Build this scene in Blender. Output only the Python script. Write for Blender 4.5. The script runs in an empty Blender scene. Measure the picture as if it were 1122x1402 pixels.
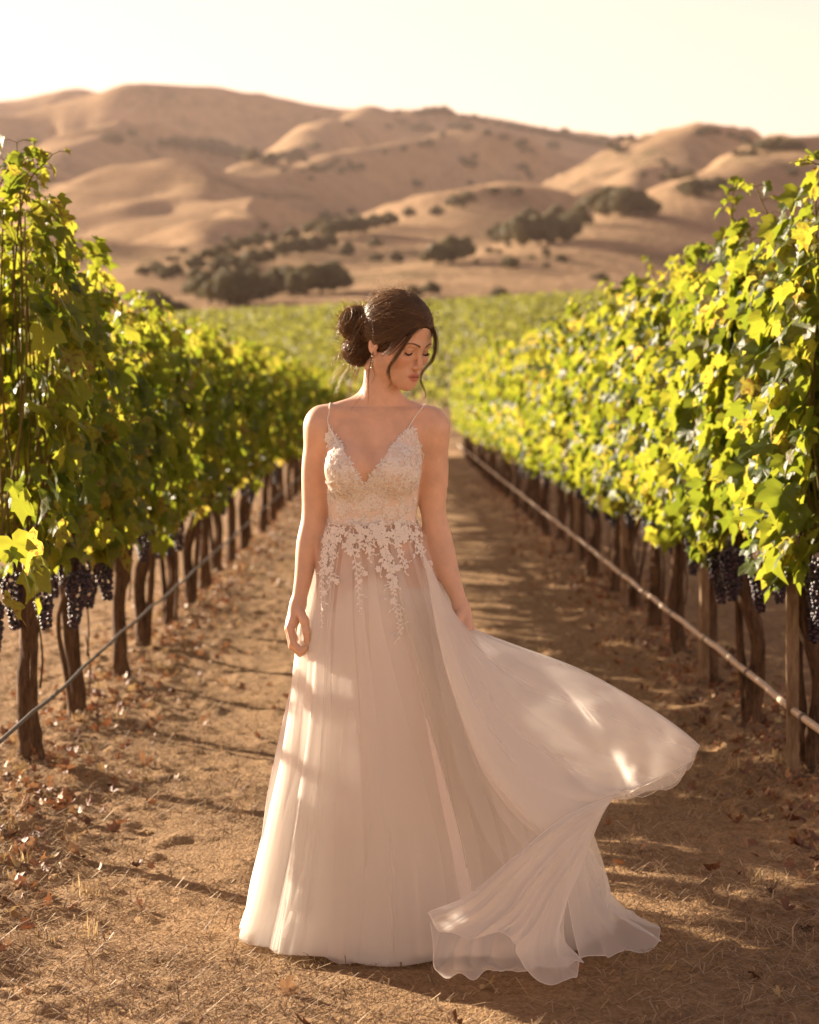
import bpy, math, random
import numpy as np
from mathutils import Vector, Matrix
from mathutils.bvhtree import BVHTree

R = math.radians
scene = bpy.context.scene
COL = scene.collection

# ------------------------------------------------------------------ camera
F_PX, PW, PH = 3000.0, 1122.0, 1402.0          # focal length in photo pixels, photo size
PITCH, YAW = math.atan(161 / F_PX), math.atan(21 / F_PX)
CAM = Vector((0.0, 0.0, 1.45))
cam_data = bpy.data.cameras.new('camera')
cam = bpy.data.objects.new('camera', cam_data)
COL.objects.link(cam)
cam.location = CAM
cam.rotation_euler = (R(90) - PITCH, 0, -YAW)
cam_data.sensor_fit = 'VERTICAL'
cam_data.sensor_height = 36.0
cam_data.lens = 36.0 * F_PX / PH
cam_data.clip_start, cam_data.clip_end = 0.1, 9000
cam_data.dof.use_dof = True
cam_data.dof.focus_distance = 5.75
cam_data.dof.aperture_fstop = 4.0
scene.camera = cam

# ------------------------------------------------------------------ sky and sun
SUN_AZ, SUN_EL = R(-49), R(16)                  # behind and to the left
world = bpy.data.worlds.new('World')
scene.world = world
world.use_nodes = True
wn = world.node_tree
sky = wn.nodes.new('ShaderNodeTexSky')
sky.sky_type = 'NISHITA'
sky.sun_disc = False
sky.sun_elevation, sky.sun_rotation = SUN_EL, SUN_AZ
sky.dust_density, sky.ozone_density, sky.air_density = 0.3, 0.3, 1.0
warm = wn.nodes.new('ShaderNodeMix')
warm.data_type, warm.blend_type = 'RGBA', 'MULTIPLY'
warm.inputs['Factor'].default_value = 1.0
warm.inputs[7].default_value = (1.0, .55, .415, 1)       # the dusty evening air of this valley
wn.links.new(sky.outputs[0], warm.inputs[6])
wn.links.new(warm.outputs[2], wn.nodes['Background'].inputs[0])
wn.nodes['Background'].inputs[1].default_value = 0.086

sun_data = bpy.data.lights.new('sun', 'SUN')
sun_data.energy, sun_data.angle, sun_data.color = 5.0, R(0.55), (1.0, 0.82, 0.62)
sun = bpy.data.objects.new('sun', sun_data)
COL.objects.link(sun)
SUN_DIR = Vector((math.sin(SUN_AZ) * math.cos(SUN_EL), math.cos(SUN_AZ) * math.cos(SUN_EL), math.sin(SUN_EL)))
sun.rotation_euler = SUN_DIR.to_track_quat('Z', 'Y').to_euler()
sun.location = SUN_DIR * 50

vs = scene.view_settings
vs.view_transform, vs.look, vs.gamma, vs.use_curve_mapping = 'Standard', 'None', 1.0, False
vs.exposure = 1.95
cy = scene.cycles
cy.max_bounces, cy.diffuse_bounces, cy.glossy_bounces = 8, 3, 2
cy.transmission_bounces, cy.transparent_max_bounces, cy.volume_bounces = 4, 24, 0
cy.use_denoising = True
cy.sample_clamp_indirect = 6.0

# ------------------------------------------------------------------ helpers
_fw = Vector((math.sin(YAW) * math.cos(PITCH), math.cos(YAW) * math.cos(PITCH), -math.sin(PITCH)))
_rt = Vector((math.cos(YAW), -math.sin(YAW), 0))
_up = _rt.cross(_fw)
def ray(px, py):
    return _fw + _rt * ((px - PW / 2) / F_PX) + _up * ((PH / 2 - py) / F_PX)
def at(px, py, Y):
    """the world point that stands at depth Y and shows at photo pixel (px, py)"""
    d = ray(px, py)
    return CAM + d * (Y / d.y)

def link(o, parent=None):
    COL.objects.link(o)
    if parent is not None:
        o.parent = parent
    return o
def mesh_np(name, verts, faces, mat=None, smooth=True, uvs=None, cols=None):
    """verts (n,3) array; faces: array (m,k) or list of arrays; uvs / cols per vertex"""
    me = bpy.data.meshes.new(name)
    verts = np.asarray(verts, np.float32)
    fl = faces if isinstance(faces, list) else [faces]
    fl = [np.asarray(f, np.int32) for f in fl if len(f)]
    loops = np.concatenate([f.ravel() for f in fl]) if fl else np.zeros(0, np.int32)
    tot = np.concatenate([np.full(len(f), f.shape[1], np.int32) for f in fl]) if fl else np.zeros(0, np.int32)
    start = np.concatenate([[0], np.cumsum(tot)[:-1]]).astype(np.int32) if len(tot) else tot
    me.vertices.add(len(verts)); me.vertices.foreach_set('co', verts.ravel())
    me.loops.add(len(loops)); me.loops.foreach_set('vertex_index', loops)
    me.polygons.add(len(tot)); me.polygons.foreach_set('loop_start', start)
    me.polygons.foreach_set('loop_total', tot)
    me.polygons.foreach_set('use_smooth', np.full(len(tot), smooth))
    if uvs is not None:
        ul = me.uv_layers.new(name='UVMap')
        ul.data.foreach_set('uv', np.asarray(uvs, np.float32)[loops].ravel())
    if cols is not None:
        ca = me.color_attributes.new('tint', 'FLOAT_COLOR', 'POINT')
        ca.data.foreach_set('color', np.asarray(cols, np.float32).ravel())
    me.update(); me.validate()
    if mat is not None:
        me.materials.append(mat)
    return me
def obj(name, me, parent=None):
    return link(bpy.data.objects.new(name, me), parent)
def tag(o, label=None, cat=None, group=None, kind=None):
    if label: o['label'] = label
    if cat: o['category'] = cat
    if group: o['group'] = group
    if kind: o['kind'] = kind
    return o
def empty(name, loc, rz=0.0):
    o = bpy.data.objects.new(name, None)
    o.empty_display_size = 0.1
    COL.objects.link(o)
    o.location = loc; o.rotation_euler = (0, 0, rz)
    return o
def copy_tree(o, parent=None):
    c = o.copy(); COL.objects.link(c); c.parent = parent
    for ch in list(o.children):
        copy_tree(ch, c)
    return c

class MB:
    """collects vertices and faces of one mesh"""
    def __init__(s): s.v, s.q, s.t, s.n, s.uv, s.c = [], [], [], 0, [], []
    def add(s, v, q=None, t=None, uv=None, c=None):
        v = np.asarray(v, float)
        if q is not None and len(q): s.q.append(np.asarray(q) + s.n)
        if t is not None and len(t): s.t.append(np.asarray(t) + s.n)
        s.v.append(v); s.n += len(v)
        if uv is not None: s.uv.append(uv)
        if c is not None: s.c.append(np.tile(c, (len(v), 1)) if np.ndim(c) == 1 else c)
    def mesh(s, name, mat, smooth=True):
        f = []
        if s.q: f.append(np.concatenate(s.q))
        if s.t: f.append(np.concatenate(s.t))
        return mesh_np(name, np.concatenate(s.v), f, mat, smooth,
                       np.concatenate(s.uv) if s.uv else None, np.concatenate(s.c) if s.c else None)
def frames(P):
    """parallel-transport frames along a polyline (n,3)"""
    P = np.asarray(P, float)
    T = np.gradient(P, axis=0); T /= np.linalg.norm(T, axis=1)[:, None] + 1e-12
    a = np.array([0, 0, 1.0]) if abs(T[0, 2]) < .9 else np.array([1.0, 0, 0])
    N = np.zeros_like(P); n = a - T[0] * a.dot(T[0]); n /= np.linalg.norm(n); N[0] = n
    for i in range(1, len(P)):
        n = N[i - 1] - T[i] * N[i - 1].dot(T[i]); N[i] = n / (np.linalg.norm(n) + 1e-12)
    return T, N, np.cross(T, N)
def tube(P, r, k=8, cap=True):
    P = np.asarray(P, float); n = len(P)
    r = np.broadcast_to(np.asarray(r, float), (n,)) if np.ndim(r) < 2 else r
    T, N, B = frames(P)
    a = np.arange(k) / k * 2 * np.pi
    rr = r[:, None] if np.ndim(r) == 1 else r
    V = P[:, None] + (N[:, None] * np.cos(a)[None, :, None] + B[:, None] * np.sin(a)[None, :, None]) * np.broadcast_to(rr, (n, k))[..., None]
    i = np.arange(n - 1)[:, None] * k; j = np.arange(k)[None]; j2 = (j + 1) % k
    q = np.stack([i + j, i + j2, i + k + j2, i + k + j], -1).reshape(-1, 4)
    V = V.reshape(-1, 3)
    t = []
    if cap:
        V = np.concatenate([V, P[:1], P[-1:]])
        a_, b_ = n * k, n * k + 1
        jj = np.arange(k); jj2 = (jj + 1) % k
        t = np.concatenate([np.stack([np.full(k, a_), jj2, jj], 1), np.stack([np.full(k, b_), (n - 1) * k + jj, (n - 1) * k + jj2], 1)])
    return V, q, t
def spline(pts, n):
    """Catmull-Rom through pts (m,d), n samples"""
    p = np.asarray(pts, float); m = len(p)
    e = np.concatenate([[2 * p[0] - p[1]], p, [2 * p[-1] - p[-2]]])
    u = np.linspace(0, m - 1, n); i = np.minimum(u.astype(int), m - 2); t = (u - i)[:, None]
    a, b, c, d = e[i], e[i + 1], e[i + 2], e[i + 3]
    return .5 * (2 * b + (c - a) * t + (2 * a - 5 * b + 4 * c - d) * t * t + (3 * b - a - 3 * c + d) * t ** 3)
def hash2(i, j, s=0):
    h = (i.astype(np.int64) * 374761393 + j.astype(np.int64) * 668265263 + s * 1442695041) & 0xffffffff
    h = ((h ^ (h >> 13)) * 1274126177) & 0xffffffff
    return ((h ^ (h >> 16)) & 0xffff) / 65535.0
def vnoise(x, y, s=0):
    x, y = np.asarray(x, float), np.asarray(y, float)
    i, j = np.floor(x), np.floor(y); u, v = x - i, y - j
    u, v = u * u * (3 - 2 * u), v * v * (3 - 2 * v)
    a, b, c, d = hash2(i, j, s), hash2(i + 1, j, s), hash2(i, j + 1, s), hash2(i + 1, j + 1, s)
    return (a * (1 - u) + b * u) * (1 - v) + (c * (1 - u) + d * u) * v - .5
def fbm(x, y, o=4, s=0):
    r, a = 0, 1.0
    for k in range(o):
        r = r + a * vnoise(x * 2 ** k, y * 2 ** k, s + k * 17); a *= .5
    return r
def sstep(a, b, x):
    t = np.clip((x - a) / (b - a), 0, 1); return t * t * (3 - 2 * t)

# ------------------------------------------------------------------ node helpers
def material(name):
    m = bpy.data.materials.new(name); m.use_nodes = True
    nt = m.node_tree; nt.nodes.clear()
    out = nt.nodes.new('ShaderNodeOutputMaterial')
    return m, nt, out
def N(nt, t, **kw):
    n = nt.nodes.new('ShaderNode' + t)
    for k, v in kw.items():
        if k.startswith('i_'):
            key = k[2:].replace('_', ' ')
            n.inputs[key].default_value = v
        else: setattr(n, k, v)
    return n
def L(nt, a, b): nt.links.new(a, b)
def ramp(nt, fac, stops):
    r = nt.nodes.new('ShaderNodeValToRGB'); e = r.color_ramp.elements
    while len(e) < len(stops): e.new(.5)
    for x, (p, c) in zip(e, stops):
        x.position = p; x.color = (*c, 1)
    L(nt, fac, r.inputs[0]); return r.outputs[0]
def noise(nt, scale, detail=4, rough=.55, vec=None, out='Fac'):
    n = N(nt, 'TexNoise'); n.inputs['Scale'].default_value = scale
    n.inputs['Detail'].default_value = detail; n.inputs['Roughness'].default_value = rough
    if vec is not None: L(nt, vec, n.inputs['Vector'])
    return n.outputs[out]
def mix(nt, fac, a, b, mode='MIX'):
    m = nt.nodes.new('ShaderNodeMix'); m.data_type = 'RGBA'; m.blend_type = mode
    for s, v in ((m.inputs['Factor'], fac), (m.inputs[6], a), (m.inputs[7], b)):
        if hasattr(v, 'is_linked'): L(nt, v, s)
        else: s.default_value = (*v, 1) if isinstance(v, tuple) and len(v) == 3 else v
    return m.outputs[2]
def bump(nt, h, strength, dist):
    b = N(nt, 'Bump'); b.inputs['Strength'].default_value = strength; b.inputs['Distance'].default_value = dist
    L(nt, h, b.inputs['Height']); return b.outputs[0]
def geo_pos(nt): return nt.nodes.new('ShaderNodeNewGeometry').outputs['Position']
def vscale(nt, vec, s):
    m = N(nt, 'Mapping'); m.inputs['Scale'].default_value = s; L(nt, vec, m.inputs['Vector']); return m.outputs[0]
# ------------------------------------------------------------------ land
ROW_L, ROW_R = -1.36, 1.56
def clods(x, y):
    near = 1 - sstep(14, 30, y)
    berm = .045 * np.exp(-((x - ROW_L) / .34) ** 2) + .045 * np.exp(-((x - ROW_R) / .36) ** 2)
    rough = .007 + .018 * np.exp(-((x - ROW_L) / .42) ** 2) + .03 * np.exp(-((x - ROW_R) / .42) ** 2)
    path = np.exp(-((x - .1) / .75) ** 4)
    d = fbm(x * 1.3, y * 1.1, 3, 5) * .035 + rough * (fbm(x * 9, y * 8, 3, 9)) * near
    lump = np.maximum(fbm(x * 16, y * 15, 2, 31) - .12, 0)
    d = d + lump * (.009 + .035 * (1 - path)) * near
    return berm + d
def field_h(x, y):
    t = sstep(46, 265, y) * .55 + np.clip((y - 46) / 219, 0, 1.25) * .45
    return t * (10.6 + .055 * x) + .35 * fbm(x / 30, y / 25, 2, 3) * sstep(60, 120, y)

RIDGES = [  # crest as (photo x, photo y, depth), half width
    (270, 60, [(-420, 170, 2900), (-150, 152, 2900), (0, 137, 2900), (85, 122, 2900), (140, 128, 2900), (260, 160, 2900)]),
    (250, 60, [(-300, 190, 2150), (-80, 165, 2200), (60, 143, 2250), (150, 127, 2250), (210, 118, 2250), (300, 125, 2300), (400, 139, 2300), (470, 149, 2300), (540, 153, 2250), (600, 151, 2200), (650, 157, 2200), (700, 168, 2200), (770, 180, 2200), (850, 194, 2200), (960, 210, 2200)]),
    (300, 60, [(780, 196, 2900), (860, 185, 2900), (930, 184, 2900), (1020, 192, 2900), (1122, 186, 2900), (1300, 190, 2900)]),
    (130, 40, [(40, 225, 1500), (100, 196, 1650), (150, 172, 1780), (195, 168, 1840), (240, 182, 1880), (300, 196, 1900)]),
    (120, 40, [(425, 208, 1720), (432, 180, 1850), (455, 160, 2000), (500, 153, 2180)]),
    (180, 40, [(-120, 215, 1350), (-20, 220, 1350), (40, 221, 1300), (110, 232, 1250), (150, 262, 1180)]),
    (135, 35, [(55, 352, 760), (90, 318, 860), (130, 275, 960), (175, 244, 1040), (225, 222, 1120), (275, 213, 1180), (340, 219, 1270), (395, 227, 1370), (440, 221, 1450), (500, 205, 1520), (570, 189, 1560), (625, 180, 1600), (690, 189, 1620), (750, 205, 1620), (800, 226, 1600), (840, 245, 1580)]),
    (95, 22, [(60, 345, 620), (120, 318, 700), (200, 300, 800), (270, 300, 880), (330, 310, 940)]),
    (135, 25, [(400, 352, 560), (465, 332, 620), (530, 315, 680), (600, 293, 760), (660, 272, 830), (720, 250, 920), (790, 230, 1020), (850, 215, 1100), (905, 196, 1180), (960, 181, 1240), (1000, 184, 1290), (1050, 193, 1340), (1122, 196, 1400), (1300, 205, 1450)]),
    (90, 25, [(600, 392, 400), (660, 372, 440), (730, 345, 490), (800, 318, 540), (870, 288, 600), (940, 254, 670), (1010, 228, 740), (1070, 208, 800), (1122, 197, 850), (1250, 170, 900), (1400, 150, 950)]),
    (70, 15, [(60, 410, 380), (140, 390, 420), (190, 383, 450), (250, 374, 480), (320, 354, 530), (380, 340, 580), (440, 330, 640)]),
]
def _prep():
    out = []
    for w, lo, pts in RIDGES:
        P = np.array([tuple(at(*p)) for p in pts])
        out.append((w, spline(P, 5 * len(pts))))
    return out
_RG = _prep()
def base_h(x, y):
    return 10 + .006 * np.clip(y - 300, 0, 600) + .02 * np.clip(y - 900, 0, 2000)
def hill_h(x, y):
    x, y = np.broadcast_arrays(np.asarray(x, float), np.asarray(y, float))
    shp = x.shape; x, y = x.ravel(), y.ravel()
    b = base_h(x, y)
    wob = fbm(x / 160, y / 160, 3, 71) * 70
    acc = np.zeros_like(x)
    for w, P in _RG:
        best = np.full(x.shape, 1e18); hh = np.zeros_like(x)
        for a, c in zip(P[:-1], P[1:]):
            dx, dy = c[0] - a[0], c[1] - a[1]
            t = np.clip(((x - a[0]) * dx + (y - a[1]) * dy) / (dx * dx + dy * dy + 1e-9), 0, 1)
            d2 = (x - a[0] - t * dx) ** 2 + (y - a[1] - t * dy) ** 2
            m = d2 < best
            best = np.where(m, d2, best); hh = np.where(m, a[2] + t * (c[2] - a[2]), hh)
        d = np.sqrt(best)
        g = 1 / (1 + (d / w) ** 2) ** 1.35 * (1 + .25 * (fbm(x / w, y / w, 2, 13)) * np.clip(d / w, 0, 1))
        acc += (np.maximum(hh - b, 0) * g) ** 14
    z = b + acc ** (1 / 14)
    rel = np.clip((z - b) / 90, 0, 1.6)
    spur = np.abs(fbm(x / 120 + wob / 90, y / 260, 3, 41)) ** .8
    z = z + (.22 - spur) * 40 * rel * (1 - .75 * np.exp(-((rel - 1.6) / .3) ** 2)) * sstep(330, 900, y) + fbm(x / 25, y / 25, 2, 51) * .6
    lo = field_h(x, y) - 2.5
    k = sstep(245, 330, y)
    return (lo * (1 - k) + z * k).reshape(shp)
def land_h(x, y):
    return np.where(np.asarray(y) < 250, field_h(x, y) + clods(x, y), hill_h(x, y))
def hit(px, py, y0=255, y1=2800):
    d = ray(px, py); Y = np.exp(np.linspace(math.log(y0), math.log(y1), 1500))
    X, Z = CAM.x + d.x / d.y * Y, CAM.z + d.z / d.y * Y
    below = Z < hill_h(X, Y)
    if not below.any(): return None
    k = int(np.argmax(below)); return Vector((X[k], Y[k], hill_h(X[k:k + 1], Y[k:k + 1])[0]))

def grid_mesh(name, X, Y, Z, mat):
    n, m = X.shape
    i = np.arange(n - 1)[:, None] * m; j = np.arange(m - 1)[None]
    q = np.stack([i + j, i + j + 1, i + m + j + 1, i + m + j], -1).reshape(-1, 4)
    return mesh_np(name, np.stack([X, Y, Z], -1).reshape(-1, 3), q, mat)

# soil
def soil_material():
    m, nt, out = material('dry soil')
    p = geo_pos(nt); b = N(nt, 'BsdfPrincipled'); b.inputs['Roughness'].default_value = .95
    b.inputs['Specular IOR Level'].default_value = .15
    n1 = noise(nt, 1.6, 5, .6, p); n2 = noise(nt, 22, 6, .65, p); n3 = noise(nt, 90, 3, .6, vscale(nt, p, (1, .6, 1)))
    c = ramp(nt, n1, [(.3, (.165, .090, .038)), (.55, (.29, .168, .070)), (.75, (.38, .228, .10))])
    c = mix(nt, .55, c, ramp(nt, n2, [(.3, (.095, .052, .024)), (.5, (.29, .168, .073)), (.72, (.48, .305, .15))]))
    c = mix(nt, .35, c, ramp(nt, n3, [(.35, (.15, .085, .045)), (.62, (.45, .31, .17))]))
    L(nt, c, b.inputs['Base Color'])
    h = N(nt, 'Math', operation='ADD'); L(nt, n2, h.inputs[0]); L(nt, n3, h.inputs[1])
    L(nt, bump(nt, h.outputs[0], .65, .016), b.inputs['Normal'])
    L(nt, b.outputs[0], out.inputs['Surface']); return m
M_SOIL = soil_material()
def build_ground():
    xs = np.concatenate([np.linspace(-160, -6, 40)[:-1], np.linspace(-6, -2.4, 50)[:-1], np.linspace(-2.4, 2.6, 300)[:-1], np.linspace(2.6, 6, 50)[:-1], np.linspace(6, 160, 40)])
    ys = np.concatenate([np.linspace(-12, 3.6, 20)[:-1], 3.6 * np.exp(np.linspace(0, math.log(40 / 3.6), 620))[:-1], np.linspace(40, 262, 110)])
    X, Y = np.meshgrid(xs, ys)
    Z = field_h(X, Y) + clods(X, Y)
    tag(obj('ground', grid_mesh('ground', X, Y, Z, M_SOIL)), kind='structure')
build_ground()

def grass_hill_material():
    m, nt, out = material('dry hill grass')
    p = geo_pos(nt); b = N(nt, 'BsdfPrincipled'); b.inputs['Roughness'].default_value = 1
    b.inputs['Specular IOR Level'].default_value = 0
    n1 = noise(nt, .006, 5, .6, p); n2 = noise(nt, .05, 6, .65, p); n3 = noise(nt, .4, 4, .6, p)
    c = ramp(nt, n1, [(.3, (.22, .152, .098)), (.6, (.40, .275, .17)), (.8, (.33, .23, .15))])
    c = mix(nt, .5, c, ramp(nt, n2, [(.3, (.19, .13, .088)), (.55, (.39, .27, .17)), (.8, (.50, .35, .22))]))
    c = mix(nt, .25, c, ramp(nt, n3, [(.35, (.16, .115, .065)), (.65, (.5, .35, .19))]))
    n4 = noise(nt, .011, 6, .7, p); n5 = noise(nt, .12, 3, .6, p)
    sm = N(nt, 'Math', operation='MULTIPLY'); L(nt, ramp(nt, n4, [(.50, (0, 0, 0)), (.66, (.9, .9, .9))]), sm.inputs[0]); L(nt, ramp(nt, n5, [(.42, (0, 0, 0)), (.56, (1, 1, 1))]), sm.inputs[1])
    c = mix(nt, sm.outputs[0], c, (.085, .075, .042))                       # low scrub among the grass
    L(nt, c, b.inputs['Base Color'])
    hb = N(nt, 'Math', operation='ADD'); L(nt, n3, hb.inputs[0]); L(nt, n5, hb.inputs[1])
    L(nt, bump(nt, hb.outputs[0], .7, 1.2), b.inputs['Normal'])
    L(nt, b.outputs[0], out.inputs['Surface']); return m
M_HILL = grass_hill_material()
def build_hills():
    ys = np.exp(np.linspace(math.log(246), math.log(3300), 420)); us = np.linspace(-.42, .42, 380)
    Yg, U = np.meshgrid(ys, us, indexing='ij'); Xg = U * Yg + U * 120
    tag(obj('hills', grid_mesh('hills', Xg, Yg, hill_h(Xg, Yg), M_HILL)), kind='structure')
build_hills()

def build_haze():
    m, nt, out = material('warm haze')
    v = N(nt, 'VolumePrincipled'); v.inputs['Color'].default_value = (1.0, .84, .78, 1)
    v.inputs['Density'].default_value = .000055; v.inputs['Anisotropy'].default_value = .2
    L(nt, v.outputs[0], out.inputs['Volume'])
    x0, x1, y0, y1, z0, z1 = -1700, 1700, -30, 3400, -3.5, 430
    V = [(x, y, z) for z in (z0, z1) for y in (y0, y1) for x in (x0, x1)]
    q = [(0, 2, 3, 1), (4, 5, 7, 6), (0, 1, 5, 4), (2, 6, 7, 3), (0, 4, 6, 2), (1, 3, 7, 5)]
    tag(obj('haze', mesh_np('haze', V, np.array(q), m, False)), kind='stuff')
build_haze()
# ------------------------------------------------------------------ far vineyard on the slope, oaks on the hills
rng = np.random.default_rng(7)
def leafy(name, base, trans, var=.35, scale=1.0, tw=.45):
    m, nt, out = material(name)
    isl = nt.nodes.new('ShaderNodeNewGeometry').outputs['Random Per Island']
    k = ramp(nt, isl, [(0, tuple(1 - var for _ in range(3))), (1, tuple(1 + var * .6 for _ in range(3)))])
    c = mix(nt, 1.0, base, k, 'MULTIPLY'); t = mix(nt, 1.0, trans, k, 'MULTIPLY')
    b = N(nt, 'BsdfPrincipled'); b.inputs['Roughness'].default_value = .55; b.inputs['Specular IOR Level'].default_value = .3
    L(nt, c, b.inputs['Base Color'])
    tr = N(nt, 'BsdfTranslucent'); L(nt, t, tr.inputs['Color'])
    x = N(nt, 'MixShader'); x.inputs[0].default_value = tw
    L(nt, b.outputs[0], x.inputs[1]); L(nt, tr.outputs[0], x.inputs[2]); L(nt, x.outputs[0], out.inputs['Surface'])
    return m
M_OAK = leafy('oak leaves', (.14, .125, .065), (.20, .17, .07), .4, tw=.3)
def bark(name, a, b_, sc=18):
    m, nt, out = material(name)
    p = nt.nodes.new('ShaderNodeTexCoord').outputs['Object']; q = vscale(nt, p, (1, 1, .18))
    b = N(nt, 'BsdfPrincipled'); b.inputs['Roughness'].default_value = .95; b.inputs['Specular IOR Level'].default_value = .15
    n1 = noise(nt, sc, 6, .7, q); n2 = noise(nt, sc * 4, 4, .6, q)
    c = mix(nt, .35, ramp(nt, n1, [(.32, a), (.68, b_)]), ramp(nt, n2, [(.35, a), (.65, b_)]))
    L(nt, c, b.inputs['Base Color']); h = N(nt, 'Math', operation='ADD'); L(nt, n1, h.inputs[0]); L(nt, n2, h.inputs[1])
    L(nt, bump(nt, h.outputs[0], 1.0, .12 / sc), b.inputs['Normal']); L(nt, b.outputs[0], out.inputs['Surface'])
    return m
M_OAKBARK = bark('oak bark', (.05, .035, .025), (.14, .10, .07), 3)

def quads(C, Nn, s, roll, asp=1.0):
    """leaf clump quads at centres C facing Nn"""
    Nn = Nn / np.linalg.norm(Nn, axis=1)[:, None]
    a = np.where(np.abs(Nn[:, 2:3]) < .9, np.array([[0, 0, 1.0]]), np.array([[1.0, 0, 0]]))
    U = np.cross(a, Nn); U /= np.linalg.norm(U, axis=1)[:, None]; V = np.cross(Nn, U)
    c, q = np.cos(roll)[:, None], np.sin(roll)[:, None]
    U, V = U * c + V * q, V * c - U * q
    s = s[:, None]
    P = np.stack([C - U * s, C - V * s * .8 * asp + Nn * s * .25, C + U * s, C + V * s * asp + Nn * s * .2], 1).reshape(-1, 3)
    return P, np.arange(len(C) * 4).reshape(-1, 4)
def oak_meshes(seed):
    g = np.random.default_rng(seed)
    # unit tree: 1 high, crown about 1.25 wide, of 8-11 lobes
    lobes = [(0, 0, .62, .36)]
    for k in range(9):
        a = k / 9 * 2 * np.pi + g.uniform(-.3, .3); r = g.uniform(.26, .46)
        lobes.append((r * math.cos(a), r * math.sin(a), g.uniform(.26, .64), g.uniform(.19, .29)))
    lobes += [(g.uniform(-.2, .2), g.uniform(-.2, .2), .80, .2)]
    P = []; Nn = []
    for x, y, z, r in lobes:
        n = int(900 * r * r / .05) // 2
        d = g.normal(size=(n, 3)); d /= np.linalg.norm(d, axis=1)[:, None]
        rr = r * g.uniform(.55, 1.06, n) ** .5
        P.append(np.array([x, y, z]) + d * rr[:, None] * np.array([1, 1, .82])); Nn.append(d + g.normal(size=(n, 3)) * .5)
    P, Nn = np.concatenate(P), np.concatenate(Nn)
    keep = P[:, 2] > .05
    P, Nn = P[keep], Nn[keep]
    v, q = quads(P, Nn, g.uniform(.022, .045, len(P)), g.uniform(0, 6.3, len(P)))
    crown = mesh_np('crown', v, q, M_OAK, False)
    b = MB()
    b.add(*tube(spline([(0, 0, -.12), (.01, 0, .1), (-.01, .01, .3), (0, 0, .55)], 8), np.linspace(.055, .028, 8), 7))
    for k in range(5):
        a = k * 1.26 + g.uniform(-.3, .3)
        b.add(*tube(spline([(0, 0, .22 + .03 * k), (.13 * math.cos(a), .13 * math.sin(a), .36), (.3 * math.cos(a), .3 * math.sin(a), .5)], 6), np.linspace(.026, .01, 6), 5))
    return crown, b.mesh('trunk', M_OAKBARK)
OAKS = [oak_meshes(s) for s in range(4)]
def oak(px, py, hpx, wr, label, group=None, y0=255):
    p = hit(px, py, y0)
    if p is None: return
    h = hpx / F_PX * p.y
    t = empty('oak_tree', p - Vector((0, 0, .04 * h)), rng.uniform(0, 6.3))
    t.scale = (h * wr, h * wr, h)
    c, k = OAKS[rng.integers(4)]
    obj('crown', c, t); obj('trunk', k, t)
    tag(t, label, 'tree', group)
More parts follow.
